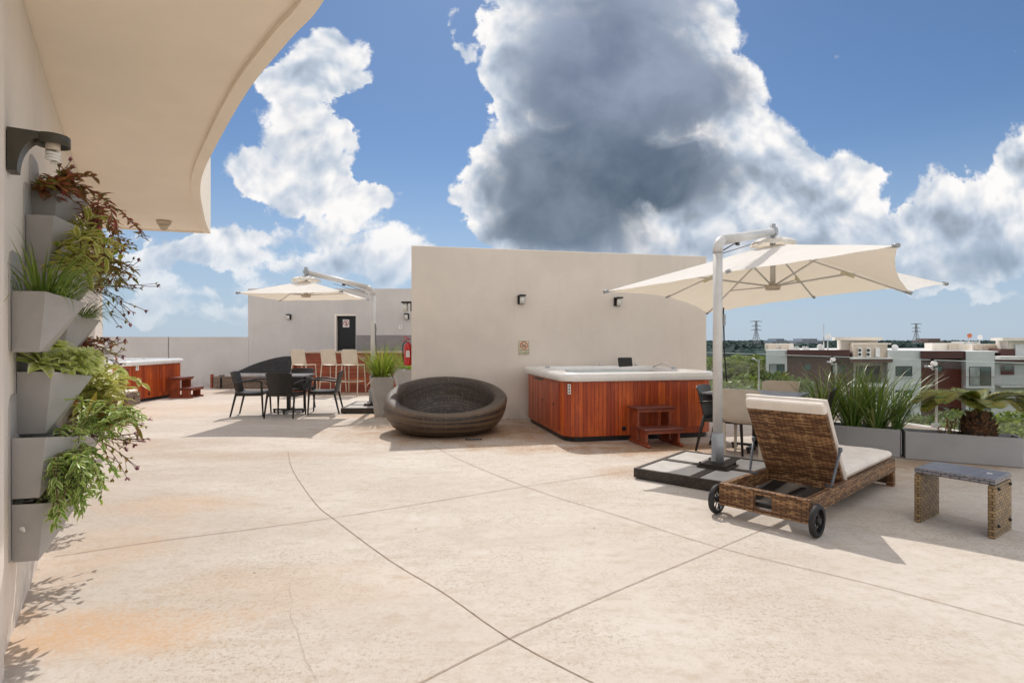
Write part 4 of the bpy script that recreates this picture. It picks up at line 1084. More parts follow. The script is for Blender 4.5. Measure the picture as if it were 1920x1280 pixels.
def pot_plant(label, pot, kind, seed, n=60, spill=.3, cat='plant', stems=8, L=.05, m=None, size=1.0, lift=.05, bias=None):
    (base, sc) = pot; r = random.Random(seed); o = base + NW * .12 * sc + TW * .0 - Vector((0, 0, .045))
    t = thing(kind, label, cat, o, 0, 'plants growing in the vertical garden')
    bias = bias if bias is not None else NW * .55 + Vector((0, -.25, 0))
    q = MB(); st = MB(); fl = MB()
    for s in range(stems):
        a = r.uniform(-1, 1); p = TW * (a * .15 * sc) + NW * r.uniform(-.07, .06) * sc + Vector((0, 0, .0))
        ln = spill * r.uniform(.45, 1.15); d = (bias + TW * a * .8 + rv(r, .45) + Vector((0, 0, 1.0 + lift * 8))).normalized()
        k = max(4, int(n / stems)); path = [p.copy()]; 
        for i in range(k):
            d = (d + Vector((0, 0, -.34 * (4.0 / k) * (1 + i / k * 1.2)) ) + rv(r, .16)).normalized()
            p = p + d * (ln / k); path.append(p.copy())
            for side in (-1, 1):
                if r.random() < .12: continue
                ld = (d.cross(Vector((0, 0, 1))) * side + d * .5 + rv(r, .5) + Vector((0, 0, .25))); leaf(q, p, ld, Vector((0, 0, 1)) + rv(r, .4), L * r.uniform(.6, 1.25) * size, L * .42 * size, r.uniform(.05, .5))
        st.tube(path[::2] + [path[-1]] if len(path) > 5 else path, .0022, 4, False)
    q.build('foliage', m, t); st.build('stems', M_stem, t); return t, o
def rosette_plant(label, pot, seed, rows, m, L=.07, cat='succulent', spread=.16):
    (base, sc) = pot; r = random.Random(seed); o = base + NW * .12 * sc - Vector((0, 0, .03))
    t = thing('succulent', label, cat, o, 0, 'plants growing in the vertical garden'); q = MB()
    for (a, n_, z, s, tilt) in rows:
        c = TW * a + NW * n_ + Vector((0, 0, z)); ax = (Vector((0, 0, 1)) + NW * tilt + Vector((.1, -.35, 0)) * tilt * 2).normalized()
        e1 = ax.orthogonal().normalized(); e2 = ax.cross(e1)
        for lay in range(4):
            nl = 5 + lay; el = R(78 - lay * 24)
            for k in range(nl):
                az = 2 * math.pi * (k + .5 * lay) / nl + r.uniform(-.2, .2)
                d = (e1 * math.cos(az) + e2 * math.sin(az)) * math.cos(el) + ax * math.sin(el)
                leaf(q, c + d * .006, d, ax, L * s * (.5 + .22 * lay) * r.uniform(.9, 1.15), L * s * .50 * (.6 + .16 * lay), .12, 4)
    q.build('foliage', m, t); return t
def flower_stems(label, o, seed, n, L, dirs, m=M_pink, cat='plant', name='trailing_plant'):
    r = random.Random(seed); t = thing(name, label, cat, o, 0, 'plants growing in the vertical garden'); st = MB(); q = MB(); heads = []
    for i in range(n):
        d = (Vector(dirs[i % len(dirs)]) + rv(r, .16)).normalized(); p = TW * r.uniform(-.1, .1); path = [p.copy()]; ln = L * r.uniform(.7, 1.1)
        for k in range(7):
            d = (d + Vector((0, 0, r.uniform(-.16, .05))) + rv(r, .12)).normalized(); p = p + d * ln / 7; path.append(p.copy())
            if k in (1, 2, 3, 4): leaf(q, p, d + rv(r, .9), Vector((0, 0, 1)), .045 * r.uniform(.6, 1.2), .016, .3)
            if k == 4:
                d2 = (d + rv(r, .9)).normalized(); p2 = p + d2 * ln * .25; st.tube([p, p2], .0016, 4, False)
                for z in range(3): leaf(q, p2, d2 + rv(r, .7), Vector((0, 0, 1)), .024, .014, .1)
        st.tube(path, .0022, 4, False)
        nb = len(q.f)
        for z in range(5): leaf(q, p - d * .004, d + rv(r, .75), Vector((0, 0, 1)), .028, .017, .0)
        heads += list(range(nb, len(q.f)))
    st.build('stems', M_stem, t); fo = q.build('foliage', [L_mixed, m], t)
    for k in heads: fo.data.polygons[k].material_index = 1
    return t
def blossom(label, p, s=.018):
    t = thing('blossom', label, 'flower', p, 0, 'orange blossoms in the vertical garden'); q = MB(); r = random.Random(int(p[2] * 1000))
    for lay in range(3):
        for k in range(9):
            a = 2 * math.pi * (k + lay * .4) / 9; d = Vector((math.cos(a) * .8 + .3, math.sin(a) * .5 - .55, math.cos(a + 1.5) * .6 + lay * .25))
            leaf(q, Vector((0, 0, 0)), d, Vector((.2, -1, .2)), s * (1 - lay * .22), s * .55, .1)
    q.build('petals', M_flower, t); q = MB(); q.tube([(0, 0, 0), (-.03, .02, -.03)], .0015, 4); q.build('stem', M_stem, t)

# near column (rims at four heights), then columns farther along the wall
PA = wall_pot('grey wall pot in the nearest column holding long thin grass', 2.62, 1.548)
PB = wall_pot('grey wall pot in the nearest column holding pale green succulents', 2.76, 1.185, 1.08)
PC = wall_pot('grey wall pot in the nearest column just under the big succulent pot', 2.62, .90)
PD = wall_pot('lowest grey wall pot of the nearest column with a white chip on its side', 2.62, .605, .95)
PE = wall_pot('second highest grey wall pot, under the purple trailing plant', 2.98, 1.965, .95)
PF = wall_pot('highest grey wall pot, filled with purple trailing leaves', 3.16, 2.165, .95)
PG = wall_pot('grey wall pot with yellow edged leaves just above the long grass', 2.98, 1.72)
PH = wall_pot('grey wall pot with short grass right of the long grass pot', 3.55, 1.50, 1.1)
PI = wall_pot('grey wall pot with dark purple leaves behind the pale succulents', 3.75, 1.24, 1.1)
PJ = wall_pot('grey wall pot with bushy light succulents beside the far hot tub', 4.5, 1.00, 1.15)
PK = wall_pot('grey wall pot half hidden by variegated leaves at mid height', 3.4, .98)
PL = wall_pot('low grey wall pot throwing a triangular shadow on the floor', 4.35, .66, 1.15)
PM = wall_pot('grey wall pot with cascading yellow leaves at upper right of the garden', 3.7, 1.80, 1.05)
PN = wall_pot('low grey wall pot beyond the trailing flower stems', 3.5, .68)
q = MB(); b_ = PD[0] + TW * -.172 + NW * .06; q.ball(b_ + Vector((0, -.012, -.10)), (.013, .003, .009)); q.ball(b_ + Vector((.006, -.012, -.108)), (.009, .003, .008))
q.rot(Matrix.Translation(-b_)); o_ = q.build('paint_chip', M_signw); o_.location = b_; tag(o_, 'white paint chip on the lowest grey pot', 'mark')

pot_plant('purple trailing plant spilling over the highest grey pot', PF, 'trailing_plant', 11, 300, .22, stems=22, L=.062, m=L_purple, size=1.15)
pot_plant('long purple and bronze cascade hanging from the highest pot toward the yellow leaves', (PF[0] + NW * .14 + Vector((0, 0, .0)), 1), 'trailing_plant', 12, 320, .46, stems=13, L=.045, m=L_purple, lift=-.19)
flower_stems('thin flower stems rising above the highest purple pot', PF[0] + NW * .1, 13, 4, .22, [(.5, -.2, .9), (.9, -.2, .3), (.2, 0, 1)])
pot_plant('yellow edged leafy plant under the purple cascade', (PE[0] + NW * .12 + Vector((0, .0, -.05)), 1), 'leafy_plant', 14, 120, .22, stems=14, L=.075, m=L_vari, lift=-.02)
pot_plant('yellow striped leaves in the pot above the long grass', PG, 'leafy_plant', 15, 130, .22, stems=16, L=.085, m=L_vari)
pot_plant('brown and green tangle of trailing stems at the upper right of the garden', (PM[0] + NW * .04, 1.2), 'trailing_plant', 16, 800, .40, stems=46, L=.052, m=L_mixed)
flower_stems('long flower stems reaching out into the sky above the short grass', PM[0] + NW * .22 - Vector((0, 0, .12)), 17, 12, .42, [(1, -.25, .35), (1, -.3, 0), (1, -.1, -.25), (.9, 0, .2), (1, -.2, -.5)])
o = PA[0] + NW * .10 - Vector((0, 0, .03))
tuft('tufted_grass', L_grass, 'long thin green grass arching out of the nearest column pot', 'grass plant', o, 190, .36, .0075, .28, .62, 1.1, 18, 'plants growing in the vertical garden', R(15), .13, 1.1)
o = PH[0] + NW * .14 - Vector((0, 0, .03))
tuft('tufted_grass', L_grass, 'short dense grass in the pot right of the long grass', 'grass plant', o, 170, .24, .007, .3, .8, 1.2, 19, 'plants growing in the vertical garden', R(10), .15, 1.3)
r_ = random.Random(5)
rosette_plant('large pale rimmed succulent rosette at the left end of the succulent pot', PB, 20, [(-.13, -.03, .06, 1.35, .5), (-.14, .03, .14, .8, .2)], L_succ, .085)
rosette_plant('mass of pale green succulent rosettes filling the nearest column pot', PB, 21, [(r_.uniform(-.1, .17), r_.uniform(-.05, .15), r_.uniform(.02, .10), r_.uniform(.65, .95), r_.uniform(.2, .8)) for _ in range(38)], L_succ, .075)
rosette_plant('bushy light green succulents beside the wooden far hot tub', (PJ[0], 1.2), 22, [(r_.uniform(-.2, .2), r_.uniform(-.05, .26), r_.uniform(.0, .12), r_.uniform(.6, .9), r_.uniform(.1, .8)) for _ in range(40)], L_succ, .07)
pot_plant('dark purple bushy plant behind the pale succulents', PI, 'leafy_plant', 23, 480, .28, stems=34, L=.055, m=L_purple)
flower_stems('short purple flower stems by the rim of the far hot tub', PI[0] + NW * .26, 24, 6, .24, [(1, -.2, .2), (1, 0, -.2), (.8, -.3, .5)])
pot_plant('yellow variegated leaves cascading beside the succulent pot', (PK[0] + NW * .08, 1.1), 'leafy_plant', 25, 460, .30, stems=30, L=.075, m=L_vari, size=1.0)
pot_plant('bronze leaved plant between the variegated cascade and the wall', (PN[0] + NW * .05 + Vector((0, 0, .15)), 1.1), 'leafy_plant', 26, 480, .34, stems=34, L=.06, m=L_mixed)
pot_plant('white edged green foliage hanging over the lowest pot', (PC[0] + NW * .08 - TW * .04 + Vector((0, 0, -.04)), 1), 'trailing_plant', 27, 760, .30, stems=46, L=.042, m=L_green, lift=-.2, bias=NW * .35 + Vector((0, -.4, 0)), size=1.1)
pot_plant('white edged green foliage behind the second lowest near pot', (PC[0] + NW * .14 + TW * .18, 1), 'trailing_plant', 28, 420, .24, stems=30, L=.045, m=L_green)
flower_stems('trailing stems with pale leaves reaching over the floor at mid height', PN[0] + NW * .25 + Vector((0, 0, .05)), 29, 14, .42, [(1, -.2, .1), (1, -.3, -.2), (.9, -.2, .35), (1, 0, -.5)])
pot_plant('brown tangled trailing plant above the triangular floor shadow', (PL[0] + NW * .05 + Vector((0, 0, .12)), 1.2), 'trailing_plant', 30, 420, .36, stems=26, L=.05, m=L_mixed)
o = PC[0] + NW * .26 + TW * .25 - Vector((0, 0, .02)); t = thing('bromeliad', 'red and green strap leaved bromeliad pointing out of the garden above the floor', 'plant', o, 0, 'plants growing in the vertical garden'); q = MB()
for k, d in enumerate([(.8, -.2, .6), (1, -.1, .35), (1, 0, .1), (.7, -.1, .8), (.9, .1, .3), (.9, -.3, -.1), (.3, -.2, .9)]): leaf(q, Vector((0, 0, 0)), Vector(d), Vector((0, 0, 1)), .22, .045, .12, 4)
q.build('foliage', L_mixed, t)
for i, (u, v, Y, l) in enumerate([(147, 654, 2.9, 'among the pale succulents'), (204, 803, 3.4, 'on a thin stem low over the floor'), (145, 754, 2.95, 'beside the variegated leaves'), (170, 480, 3.5, 'in the brown tangle near the sky'), (168, 521, 3.4, 'above the short grass'), (184, 717, 4.2, 'under the light green succulents')]):
    blossom('small orange blossom ' + l, at(u, v, Y))

# ------------------------------------------------------------ tall planters with ornamental grass
def tall_pot(label, loc, w_, h_, rz):
    t = thing('tall_planter', label, 'planter', loc, rz, 'tall tapered grey planters'); a = w_ / 2; b_ = a * .46
    top = [(a, -a, h_), (a, a, h_), (-a, a, h_), (-a, -a, h_)]; bot = [(0, -b_ * 1.3, 0), (b_ * 1.3, 0, 0), (0, b_ * 1.3, 0), (-b_ * 1.3, 0, 0)]
    q = MB(); vs = top + bot; fs = []
    for i in range(4):
        j = (i + 1) % 4; fs.append((4 + i, 4 + j, i)) ; fs.append((4 + j, j, i))
    fs.append((7, 6, 5, 4)); k = .9; o = len(vs); vs += [(x * k, y * k, h_) for x, y, z in top] + [(x * k, y * k, h_ - .05) for x, y, z in top]
    for i in range(4):
        j = (i + 1) % 4; fs.append((i, j, o + j, o + i)); fs.append((o + i, o + j, o + 4 + j, o + 4 + i))
    q.add(vs, fs); q.build('body', M_pot, t)
    q = MB(); q.add(vs[o + 4:], [(0, 1, 2, 3)]); q.build('soil', M_soil, t); return t
p = Vector((-2.28, 9.98, 0)); tall_pot('tall tapered grey planter full of bright grass beside the round daybed', p, .43, .70, R(14))
tuft('ornamental_grass', L_grassb, 'bright green ornamental grass in the tall tapered planter', 'grass plant', p + Vector((0, 0, .66)), 420, .74, .012, .30, .42, .75, 41, 'ornamental grasses in tall planters', None, .15)
p = Vector((-2.35, 12.4, 0)); tall_pot('tall grey planter partly hidden behind the grass planter at the bar end', p, .42, .72, R(5))
tuft('ornamental_grass', L_grassb, 'green grass tuft showing behind the bright ornamental grass', 'grass plant', p + Vector((0, 0, .68)), 180, .45, .011, .25, .35, .6, 42, 'ornamental grasses in tall planters', None, .14)
p = Vector((-2.02, 11.6, 0)); tall_pot('tall grey planter at the wall corner under the fire extinguisher', p, .36, .74, R(5))
tuft('ornamental_grass', L_grassb, 'low grass tuft under the red fire extinguisher', 'grass plant', p + Vector((0, 0, .70)), 110, .28, .011, .25, .4, .6, 43, 'ornamental grasses in tall planters', None, .12)

# ------------------------------------------------------------ long grey planters by the railing
def trough(label, a, b_, dep, h_, nm):
    a = Vector(a); b_ = Vector(b_); L_ = (b_ - a).length; ang = math.atan2(b_.y - a.y, b_.x - a.x)
    t = thing('planter_box', label, 'planter', (a.x, a.y, 0), ang, 'long grey planter boxes'); q = MB(); e = .03
    q.bb((0, 0, 0.004), (L_, e, h_)); q.bb((0, dep - e, 0.004), (L_, dep, h_)); q.bb((0, e, 0.004), (e, dep - e, h_)); q.bb((L_ - e, e, 0.004), (L_, dep - e, h_)); q.build('box', M_potd, t, bevel=.004)
    q = MB(); q.bb((e + .001, e + .001, .02), (L_ - e - .001, dep - e - .001, h_ - .06)); q.build('soil', M_soil, t); return t
pl1 = trough('long grey planter box holding the small cycad', (4.42, 6.39), (5.33, 5.92), .30, .31, 1)
pl2 = trough('long grey planter box of long green grass behind the sun lounger', (3.60, 7.03), (4.395, 6.44), .30, .315, 2)
for i, (x, y, n, L_) in enumerate([(3.86, 7.04, 110, .86), (4.10, 6.85, 150, .88), (4.30, 6.72, 140, .82), (4.42, 6.62, 60, .80)]):
    lb = ['long green grass clump at the left end of the planter box, next to the dark armchair', 'second long green grass clump in the planter box behind the lounger cushion', 'third long green grass clump with dry pale blades', 'long green grass clump leaning right over the gap toward the cycad'][i]
    tuft('long_grass', L_long, lb, 'grass plant', (x, y, .27), n, L_ * 1.04, .019, .26, .27, .75, 51 + i, 'long grass clumps in the planter box', R(-10) if i == 3 else None, .10, .7)
# cycad
t = thing('cycad', 'small cycad palm with a scaly brown trunk in the right planter box', 'cycad', (5.10, 6.22, .25)); r = random.Random(9)
q = MB(); q.ball((0, 0, .11), (.15, .15, .19), 16, 10); tr = q.build('trunk', M_soil, t)
q = MB()
for i in range(420):
    z = r.uniform(-.02, .27); a = r.uniform(0, 2 * math.pi); rr = .155 * math.sqrt(max(.05, 1 - ((z - .10) / .20) ** 2)); d = Vector((math.cos(a), math.sin(a), .9 + z * 3))
    leaf(q, Vector((rr * .9 * math.cos(a), rr * .9 * math.sin(a), z)), d, Vector((0, 0, 1)), .065, .030, -.1)
q.build('scales', L_dry, tr)
for i in range(13):
    a = [R(180), R(200), R(165), R(-5), R(12), R(-25), R(60), R(100), R(130), R(-70), R(-110), R(225), R(35)][i] + r.uniform(-.1, .1); L_ = r.uniform(.66, .80) if i < 6 else r.uniform(.5, .68)
    h = Vector((math.cos(a), math.sin(a), 0)); s = Vector((-h.y, h.x, 0)); el = R(r.uniform(55, 68)); p = Vector((0, 0, .28)); pts = [p.copy()]; ds = []
    for k in range(16):
        d = h * math.cos(el) + Vector((0, 0, 1)) * math.sin(el); ds.append(d); p = p + d * L_ / 16; pts.append(p.copy()); el -= R(7.2 if i < 6 else 6)
    q = MB(); q.tube(pts, [.009 * (1 - k / 20) for k in range(17)], 5, False); fr = q.build('frond', L_cyc, t)
    q = MB()
    for k in range(40):
        f = 3.2 + k * .32
        if f > 15.8: break
        i0 = int(f); pp = pts[i0].lerp(pts[min(16, i0 + 1)], f - i0); d = ds[min(15, i0)]; up = s.cross(d); wl = .17 * math.sin(math.pi * min(1, (f - 1.5) / 14.6)) ** .6 + .02
        for sd in (-1, 1): leaf(q, pp, s * sd * 1.0 + d * .55 - up * -.28 + Vector((0, 0, .15)), up, wl, .024, .25)
    q.build('leaflets', L_cyc, fr)
t = thing('crown_of_thorns', 'small thorny stems with red and yellow leaves beside the cycad trunk', 'plant', (4.86, 6.32, .25)); q = MB(); st = MB()
for k in range(9):
    d = Vector((r.uniform(-1, .6), r.uniform(-.5, .5), 1.4)).normalized(); L_ = r.uniform(.10, .25); st.tube([(0.02 * k - .08, 0, 0), Vector((0.02 * k - .08, 0, 0)) + d * L_], .004, 5)
    for z in range(6): leaf(q, Vector((0.02 * k - .08, 0, 0)) + d * L_ * (.6 + .07 * z), rv(r) + Vector((0, 0, .4)), Vector((0, 0, 1)), .045, .024, .2)
st.build('stems', M_stem, t); q.build('foliage', leafmat('red_yellow_leaves', [(.40, .10, .06), (.35, .30, .05), (.12, .18, .04), (.45, .22, .15)], .5, .3), t)

# ------------------------------------------------------------ wall lamps, signs, extinguisher
def wall_lamp(label, p, rz, style=0, sc=1.0):
    """local -y points out of the wall"""
    t = thing('wall_lamp', label, 'wall lamp', p, rz, 'outdoor wall lamps'); k = sc
    q = MB(); q.bb((-.055 * k, -.03 * k, -.09 * k), (.055 * k, 0, .06 * k)); q.bb((-.055 * k, -.17 * k, .035 * k), (.055 * k, -.0301 * k, .06 * k)); q.build('bracket', M_black, t, bevel=.004)
    q = MB(); q.cyl((0, -.11 * k, -.09 * k), (0, -.11 * k, .034 * k), .038 * k, .038 * k, 16); q.build('glass_shade', mat('frosted', (.72, .72, .69), .25, var=.05), t)
    return t
p = onwall(976, 560, .001); wall_lamp('black bracket wall lamp above the no smoking sign', p, WANG, 0, 1.0)
p = onwall(1156, 564, .001); wall_lamp('black bracket wall lamp near the left tip of the large umbrella', p, WANG, 0, 1.0)
wall_lamp('small black wall lamp on the grey back wall left of the doorway', at(543, 593, BY - .001), 0, 0, 1.0)
wall_lamp('small black wall lamp on the grey back wall next to the beige wall corner', at(763, 592, BY - .001), 0, 0, 1.15)
wall_lamp('black wall lamp sticking out of the end of the beige wall block', A.to_3d() + Vector((-.004, .16, 0)) + Vector((0, 0, 1.33 + (638 - 572) / F * 9.3)), R(-100 + 10), 0, 1.1)

def sign(label, p, rz, w_, h_, mplate, name='no_smoking_sign'):
    t = thing(name, label, 'sign', p, rz); q = MB(); q.bb((-w_ / 2, -.008, -h_ / 2), (w_ / 2, 0, h_ / 2)); q.build('plate', mplate, t, bevel=.002); return t
p = onwall(982, 651.5, .001); t = sign('cream no smoking sign with a red ring on the beige wall block', p, WANG, .182, .235, M_signc)
q = MB(); y = -.0095
for a_, b_ in (((-.089, -.0845 - .03), (.089, -.110)), ((-.089, .110), (.089, .1145)), ((-.089, -.113), (-.0845, .113)), ((.0845, -.113), (.089, .113)), ((-.086, -.042), (.086, -.036)), ((-.002, -.108), (.002, -.043))):
    q.bb((a_[0], y, a_[1]), (b_[0], y + .0012, b_[1]))
q.build('border', mat('sign_green', (.06, .07, .03), .5), t)
q = MB(); ring(q, (0, .038), .055, .067, -.0125); q.box((0, -.0115, .038), (.115, .0015, .012), ry=R(45)); q.build('prohibition_ring', M_signred, t)
q = MB(); q.bb((-.042, -.0102, .026), (.024, -.009, .036)); q.bb((.028, -.0102, .026), (.034, -.009, .036)); q.tube([(.032, -.0098, .042), (.022, -.0098, .052), (.034, -.0098, .062), (.018, -.0098, .074)], .003, 5); q.bb((-.03, -.0102, .005), (.03, -.009, .011)); q.build('cigarette', M_ink, t)
for x, w1, w2 in ((-.044, 'NO', 'FUMAR'), (.044, 'NO', 'SMOKING')):
    text_mesh(w1, .026, M_ink, 'lettering', t, Matrix.Translation((x, -.0095, -.060)) @ UP)
    text_mesh(w2, .0185, M_ink, 'lettering', t, Matrix.Translation((x, -.0095, -.088)) @ UP @ Matrix.Diagonal((.95 if len(w2) > 5 else 1.15, 1.5, 1, 1)))
p = at(649, 606, BY + .11); t = sign('white no entry sign with a crossed figure on the black door', p, 0, .19, .23, M_signw, 'prohibition_sign')
q = MB(); ring(q, (0, 0), .066, .080, -.0125); q.box((0, -.0115, 0), (.14, .0015, .012), ry=R(45)); q.build('prohibition_ring', M_signred, t)
q = MB(); q.bb((-.014, -.0105, -.03), (.014, -.009, .022)); q.cyl((0, -.0105, .036), (0, -.009, .036), .012); q.box((-.012, -.0098, -.045), (.012, .0012, .035), ry=R(12)); q.box((.012, -.0098, -.045), (.012, .0012, .035), ry=R(-12)); q.box((.024, -.0098, .0), (.008, .0012, .045), ry=R(-35)); q.build('figure', M_ink, t)
p = at(751, 613, BY - .012); t = sign('tiny number sign on the grey back wall above the tiles', p, 0, .11, .12, M_signw, 'number_sign')
text_mesh('1', .10, M_signb, 'number', t, Matrix.Translation((0, -.0095, 0)) @ UP)

ep = Vector((A.x - .085, 9.38, 0)); t = thing('fire_extinguisher', 'red fire extinguisher hanging on the end of the beige wall block', 'fire extinguisher', (ep.x, ep.y, .92))
pr = [(.0, 0), (.055, 0), (.066, .012), (.068, .04), (.068, .30), (.060, .335), (.035, .362), (.022, .372), (.02, .385)]
q = MB(); q.grid([[(r_ * math.cos(2 * math.pi * j / 22), r_ * math.sin(2 * math.pi * j / 22), z) for j in range(22)] for r_, z in pr], True, True); q.build('cylinder', M_red, t)
q = MB(); q.cyl((0, 0, .38), (0, 0, .41), .018, n=10); q.cyl((.01, -.02, .395), (.05, -.03, .395), .008); q.build('valve', M_steel, t)
q = MB(); q.tube([(.0, 0, .41), (-.02, 0, .425), (-.075, -.01, .40)], .009, 6); q.tube([(.02, 0, .412), (.01, 0, .445), (-.03, 0, .468), (-.075, -.01, .462)], .009, 6); q.build('handle', M_red, t)
q = MB(); q.tube(curve([(-.01, -.02, .395), (-.06, -.03, .37), (-.082, -.02, .30), (-.08, -.01, .1), (-.078, 0, .06)], 14), .009, 6); q.build('hose', M_black, t)
q = MB(); q.box((.01, -.0688, .19), (.06, .004, .11)); q.build('label_plate', M_signw, t); q = MB(); q.bb((.05, -.02, .30), (.084, .02, .33)); q.build('bracket', M_steel, t)

# near wall lamp with energy saving bulb
W0 = Vector((-2.185, 2.47, 2.245)); t = thing('wall_lamp', 'large dark quarter round bracket lamp with spiral bulb above the vertical garden', 'wall lamp', W0, 0, 'outdoor wall lamps')
def wq(n_, s_, z): v = NW * n_ + TW * s_; return Vector((v.x, v.y, z))
out = [(0, 0), (.125, 0)] ; arc = [(.125 - .0, -.028)] + [(.118 - .085 * math.sin(R(90 * k / 9)), -.028 - .155 * (1 - math.cos(R(90 * k / 9)))) for k in range(1, 10)] + [(0.0, -.185)]
pf = out + arc; q = MB(); n = len(pf); a_ = [wq(x, -.045, z) for x, z in pf]; b_ = [wq(x, .045, z) for x, z in pf]
q.add(a_ + b_, [tuple(range(n)), tuple(range(n, 2 * n))[::-1]] + [(k, n + k, n + (k + 1) % n, (k + 1) % n) for k in range(n)]); q.build('bracket', mat('bronze_paint', (.055, .05, .035), .4, var=.15), t)
q = MB(); c_ = wq(.15, 0, 0); M_b = MATS['bronze_paint']
q.grid([[c_ + Vector((r_ * math.cos(2 * math.pi * j / 28), r_ * math.sin(2 * math.pi * j / 28), z)) for j in range(28)] for r_, z in ((.0, 0), (.062, 0), (.064, -.004), (.064, -.045), (.058, -.045), (.056, -.012), (0, -.012))][::-1], True, True)
q.build('lamp_head', M_b, t)
q = MB(); q.cyl(c_ + Vector((0, 0, -.013)), c_ + Vector((0, 0, -.065)), .029, .027, 18); bl_ = q.build('bulb_base', M_cream, t)
q = MB(); q.tube([c_ + Vector((.022 * math.cos(k * .5), .022 * math.sin(k * .5), -.068 - k * .00105)) for k in range(44)], .0068, 8); q.build('bulb_spiral', mat('bulb_glass', (.85, .84, .80), .2, var=.02), bl_)
# ------------------------------------------------------------ apartment building across the street
B_grey = mat('render_grey', (.60, .63, .64), .85, vs=.25, var=.08, bst=0); B_cream = mat('render_cream', (.80, .74, .66), .85, vs=.3, var=.08, bst=0)
B_crd = mat('render_tan', (.66, .56, .46), .85, vs=.4, var=.08, bst=0); B_white = mat('roof_white', (.80, .80, .79), .7, vs=.6)
m_, g, b = newmat('brown_cladding'); P = g.world(); s_ = g.sep(P)
br = g.n.new('ShaderNodeTexBrick'); g.put(br.inputs['Vector'], g.comb(s_[0], s_[2])); br.inputs['Scale'].default_value = 1.0
br.inputs['Brick Width'].default_value = .9; br.inputs['Row Height'].default_value = .35; br.inputs['Mortar Size'].default_value = .012
br.inputs['Color1'].default_value = (.085, .024, .02, 1); br.inputs['Color2'].default_value = (.068, .021, .018, 1); br.inputs['Mortar'].default_value = (.05, .02, .018, 1)
g.put(b.inputs['Base Color'], br.outputs[0]); b.inputs['Roughness'].default_value = .5; B_brown = m_
B_win = mat('window_glass', (.05, .09, .10), .06, var=.3, vs=.8, spec=1.0, bst=0); B_winl = mat('curtain_glass', (.30, .34, .34), .15, var=.25, vs=1.2, bst=0)
B_frm = mat('dark_frame', (.02, .025, .028), .4); B_teal = mat('teal_glass', (.06, .14, .15), .08, var=.15, spec=1.0)
def pr(mb, u0, u1, v0, v1, Y, dep=1.0, off=0.0):
    a = at(u0, v0, Y); c = at(u1, v1, Y); y0, y1 = Y - off, Y + dep; k = .46; s0, s1 = -off * k, dep * k   # the block stands askew to the street
    P = [(a.x + s0, y0), (c.x + s0, y0), (c.x + s1, y1), (a.x + s1, y1)]
    return mb.hexa([(x, y, c.z) for x, y in P] + [(x, y, a.z) for x, y in P])
def window(par, u0, u1, v0, v1, Y, split=1, m=None, sill=True):
    """frame in front of a glazed opening"""
    a = at(u0, v0, Y); c = at(u1, v1, Y); e = .07
    q = MB(); q.bb((a.x, Y - .05, a.z - e), (c.x, Y - .004, a.z)); q.bb((a.x, Y - .05, c.z), (c.x, Y - .004, c.z + e)); q.bb((a.x, Y - .05, c.z + e), (a.x + e, Y - .004, a.z - e)); q.bb((c.x - e, Y - .05, c.z + e), (c.x, Y - .004, a.z - e))
    for k in range(1, split + 1):
        x = a.x + (c.x - a.x) * k / (split + 1); q.bb((x - e / 2, Y - .048, c.z + e), (x + e / 2, Y - .004, a.z - e))
    w = q.build('window', B_frm, par)
    x = a.x + (c.x - a.x) * .5
    q = MB(); q.bb((a.x + e, Y - .024, c.z + e), (x if split else c.x - e, Y - .006, a.z - e)); q.build('pane', m or B_winl, w)
    if split: q = MB(); q.bb((x, Y - .024, c.z + e), (c.x - e, Y - .006, a.z - e)); q.build('pane', B_win, w)
    if sill: q = MB(); q.bb((a.x - .15, Y - .18, c.z - .16), (c.x + .15, Y - .003, c.z - .05)); q.build('sill', B_grey, w)
    return w
Yb = 70.0; FLOOR_V = 930
t = thing('apartment_building', 'grey and brown modern apartment building with flat roofs across the street', 'building', (0, 0, 0))
t.location = (at(1650, 0, Yb).x, Yb, -18); OFF = Matrix.Translation(-Vector(t.location))
_b = MB.build
def part(mb, name, m, par=None): return mb.build(name, m, par or t)
t.location = (0, 0, 0)
q = MB(); pr(q, 1436, 1476, 656, FLOOR_V, Yb, 14); part(q, 'wall', B_grey)
q = MB(); pr(q, 1476.3, 1600, 668, FLOOR_V, Yb + 1.2, 12); part(q, 'wall', B_brown)
q = MB(); pr(q, 1476.3, 1594, 656, 667.6, Yb - .3, 2.5); part(q, 'fascia', B_brown)
q = MB(); pr(q, 1600.3, 1664, 645, 679, Yb + .4, 9); part(q, 'wall', B_crd)
q = MB(); pr(q, 1600.3, 1664, 679.3, FLOOR_V, Yb + 2.2, 9); part(q, 'wall', B_cream)
q = MB(); pr(q, 1595, 1674, 673, 679, Yb - 1.2, 1.5); part(q, 'balcony_roof', B_brown)
q = MB(); pr(q, 1595, 1674, 671, 672.8, Yb - 1.3, 1.6); part(q, 'roof_edge', B_white)
q = MB(); pr(q, 1664.3, 1727, 657, FLOOR_V, Yb, 14); part(q, 'wall', B_grey)
q = MB(); pr(q, 1727.3, 1811, 672, FLOOR_V, Yb + 1.2, 12); part(q, 'wall', B_brown)
q = MB(); pr(q, 1727.3, 1811, 658, 671.7, Yb - .3, 2.5); part(q, 'fascia', B_brown)
q = MB(); pr(q, 1811.3, 1865, 658.5, FLOOR_V, Yb - .5, 14); part(q, 'wall', B_grey)
q = MB(); pr(q, 1865.3, 2050, 680, FLOOR_V, Yb + 1.5, 12); part(q, 'wall', B_grey)
q = MB(); pr(q, 1866, 2060, 671, 674, Yb - .6, 2); pr(q, 1875, 2060, 667.5, 669.5, Yb - .2, 1.6); part(q, 'roof_edge', B_white)
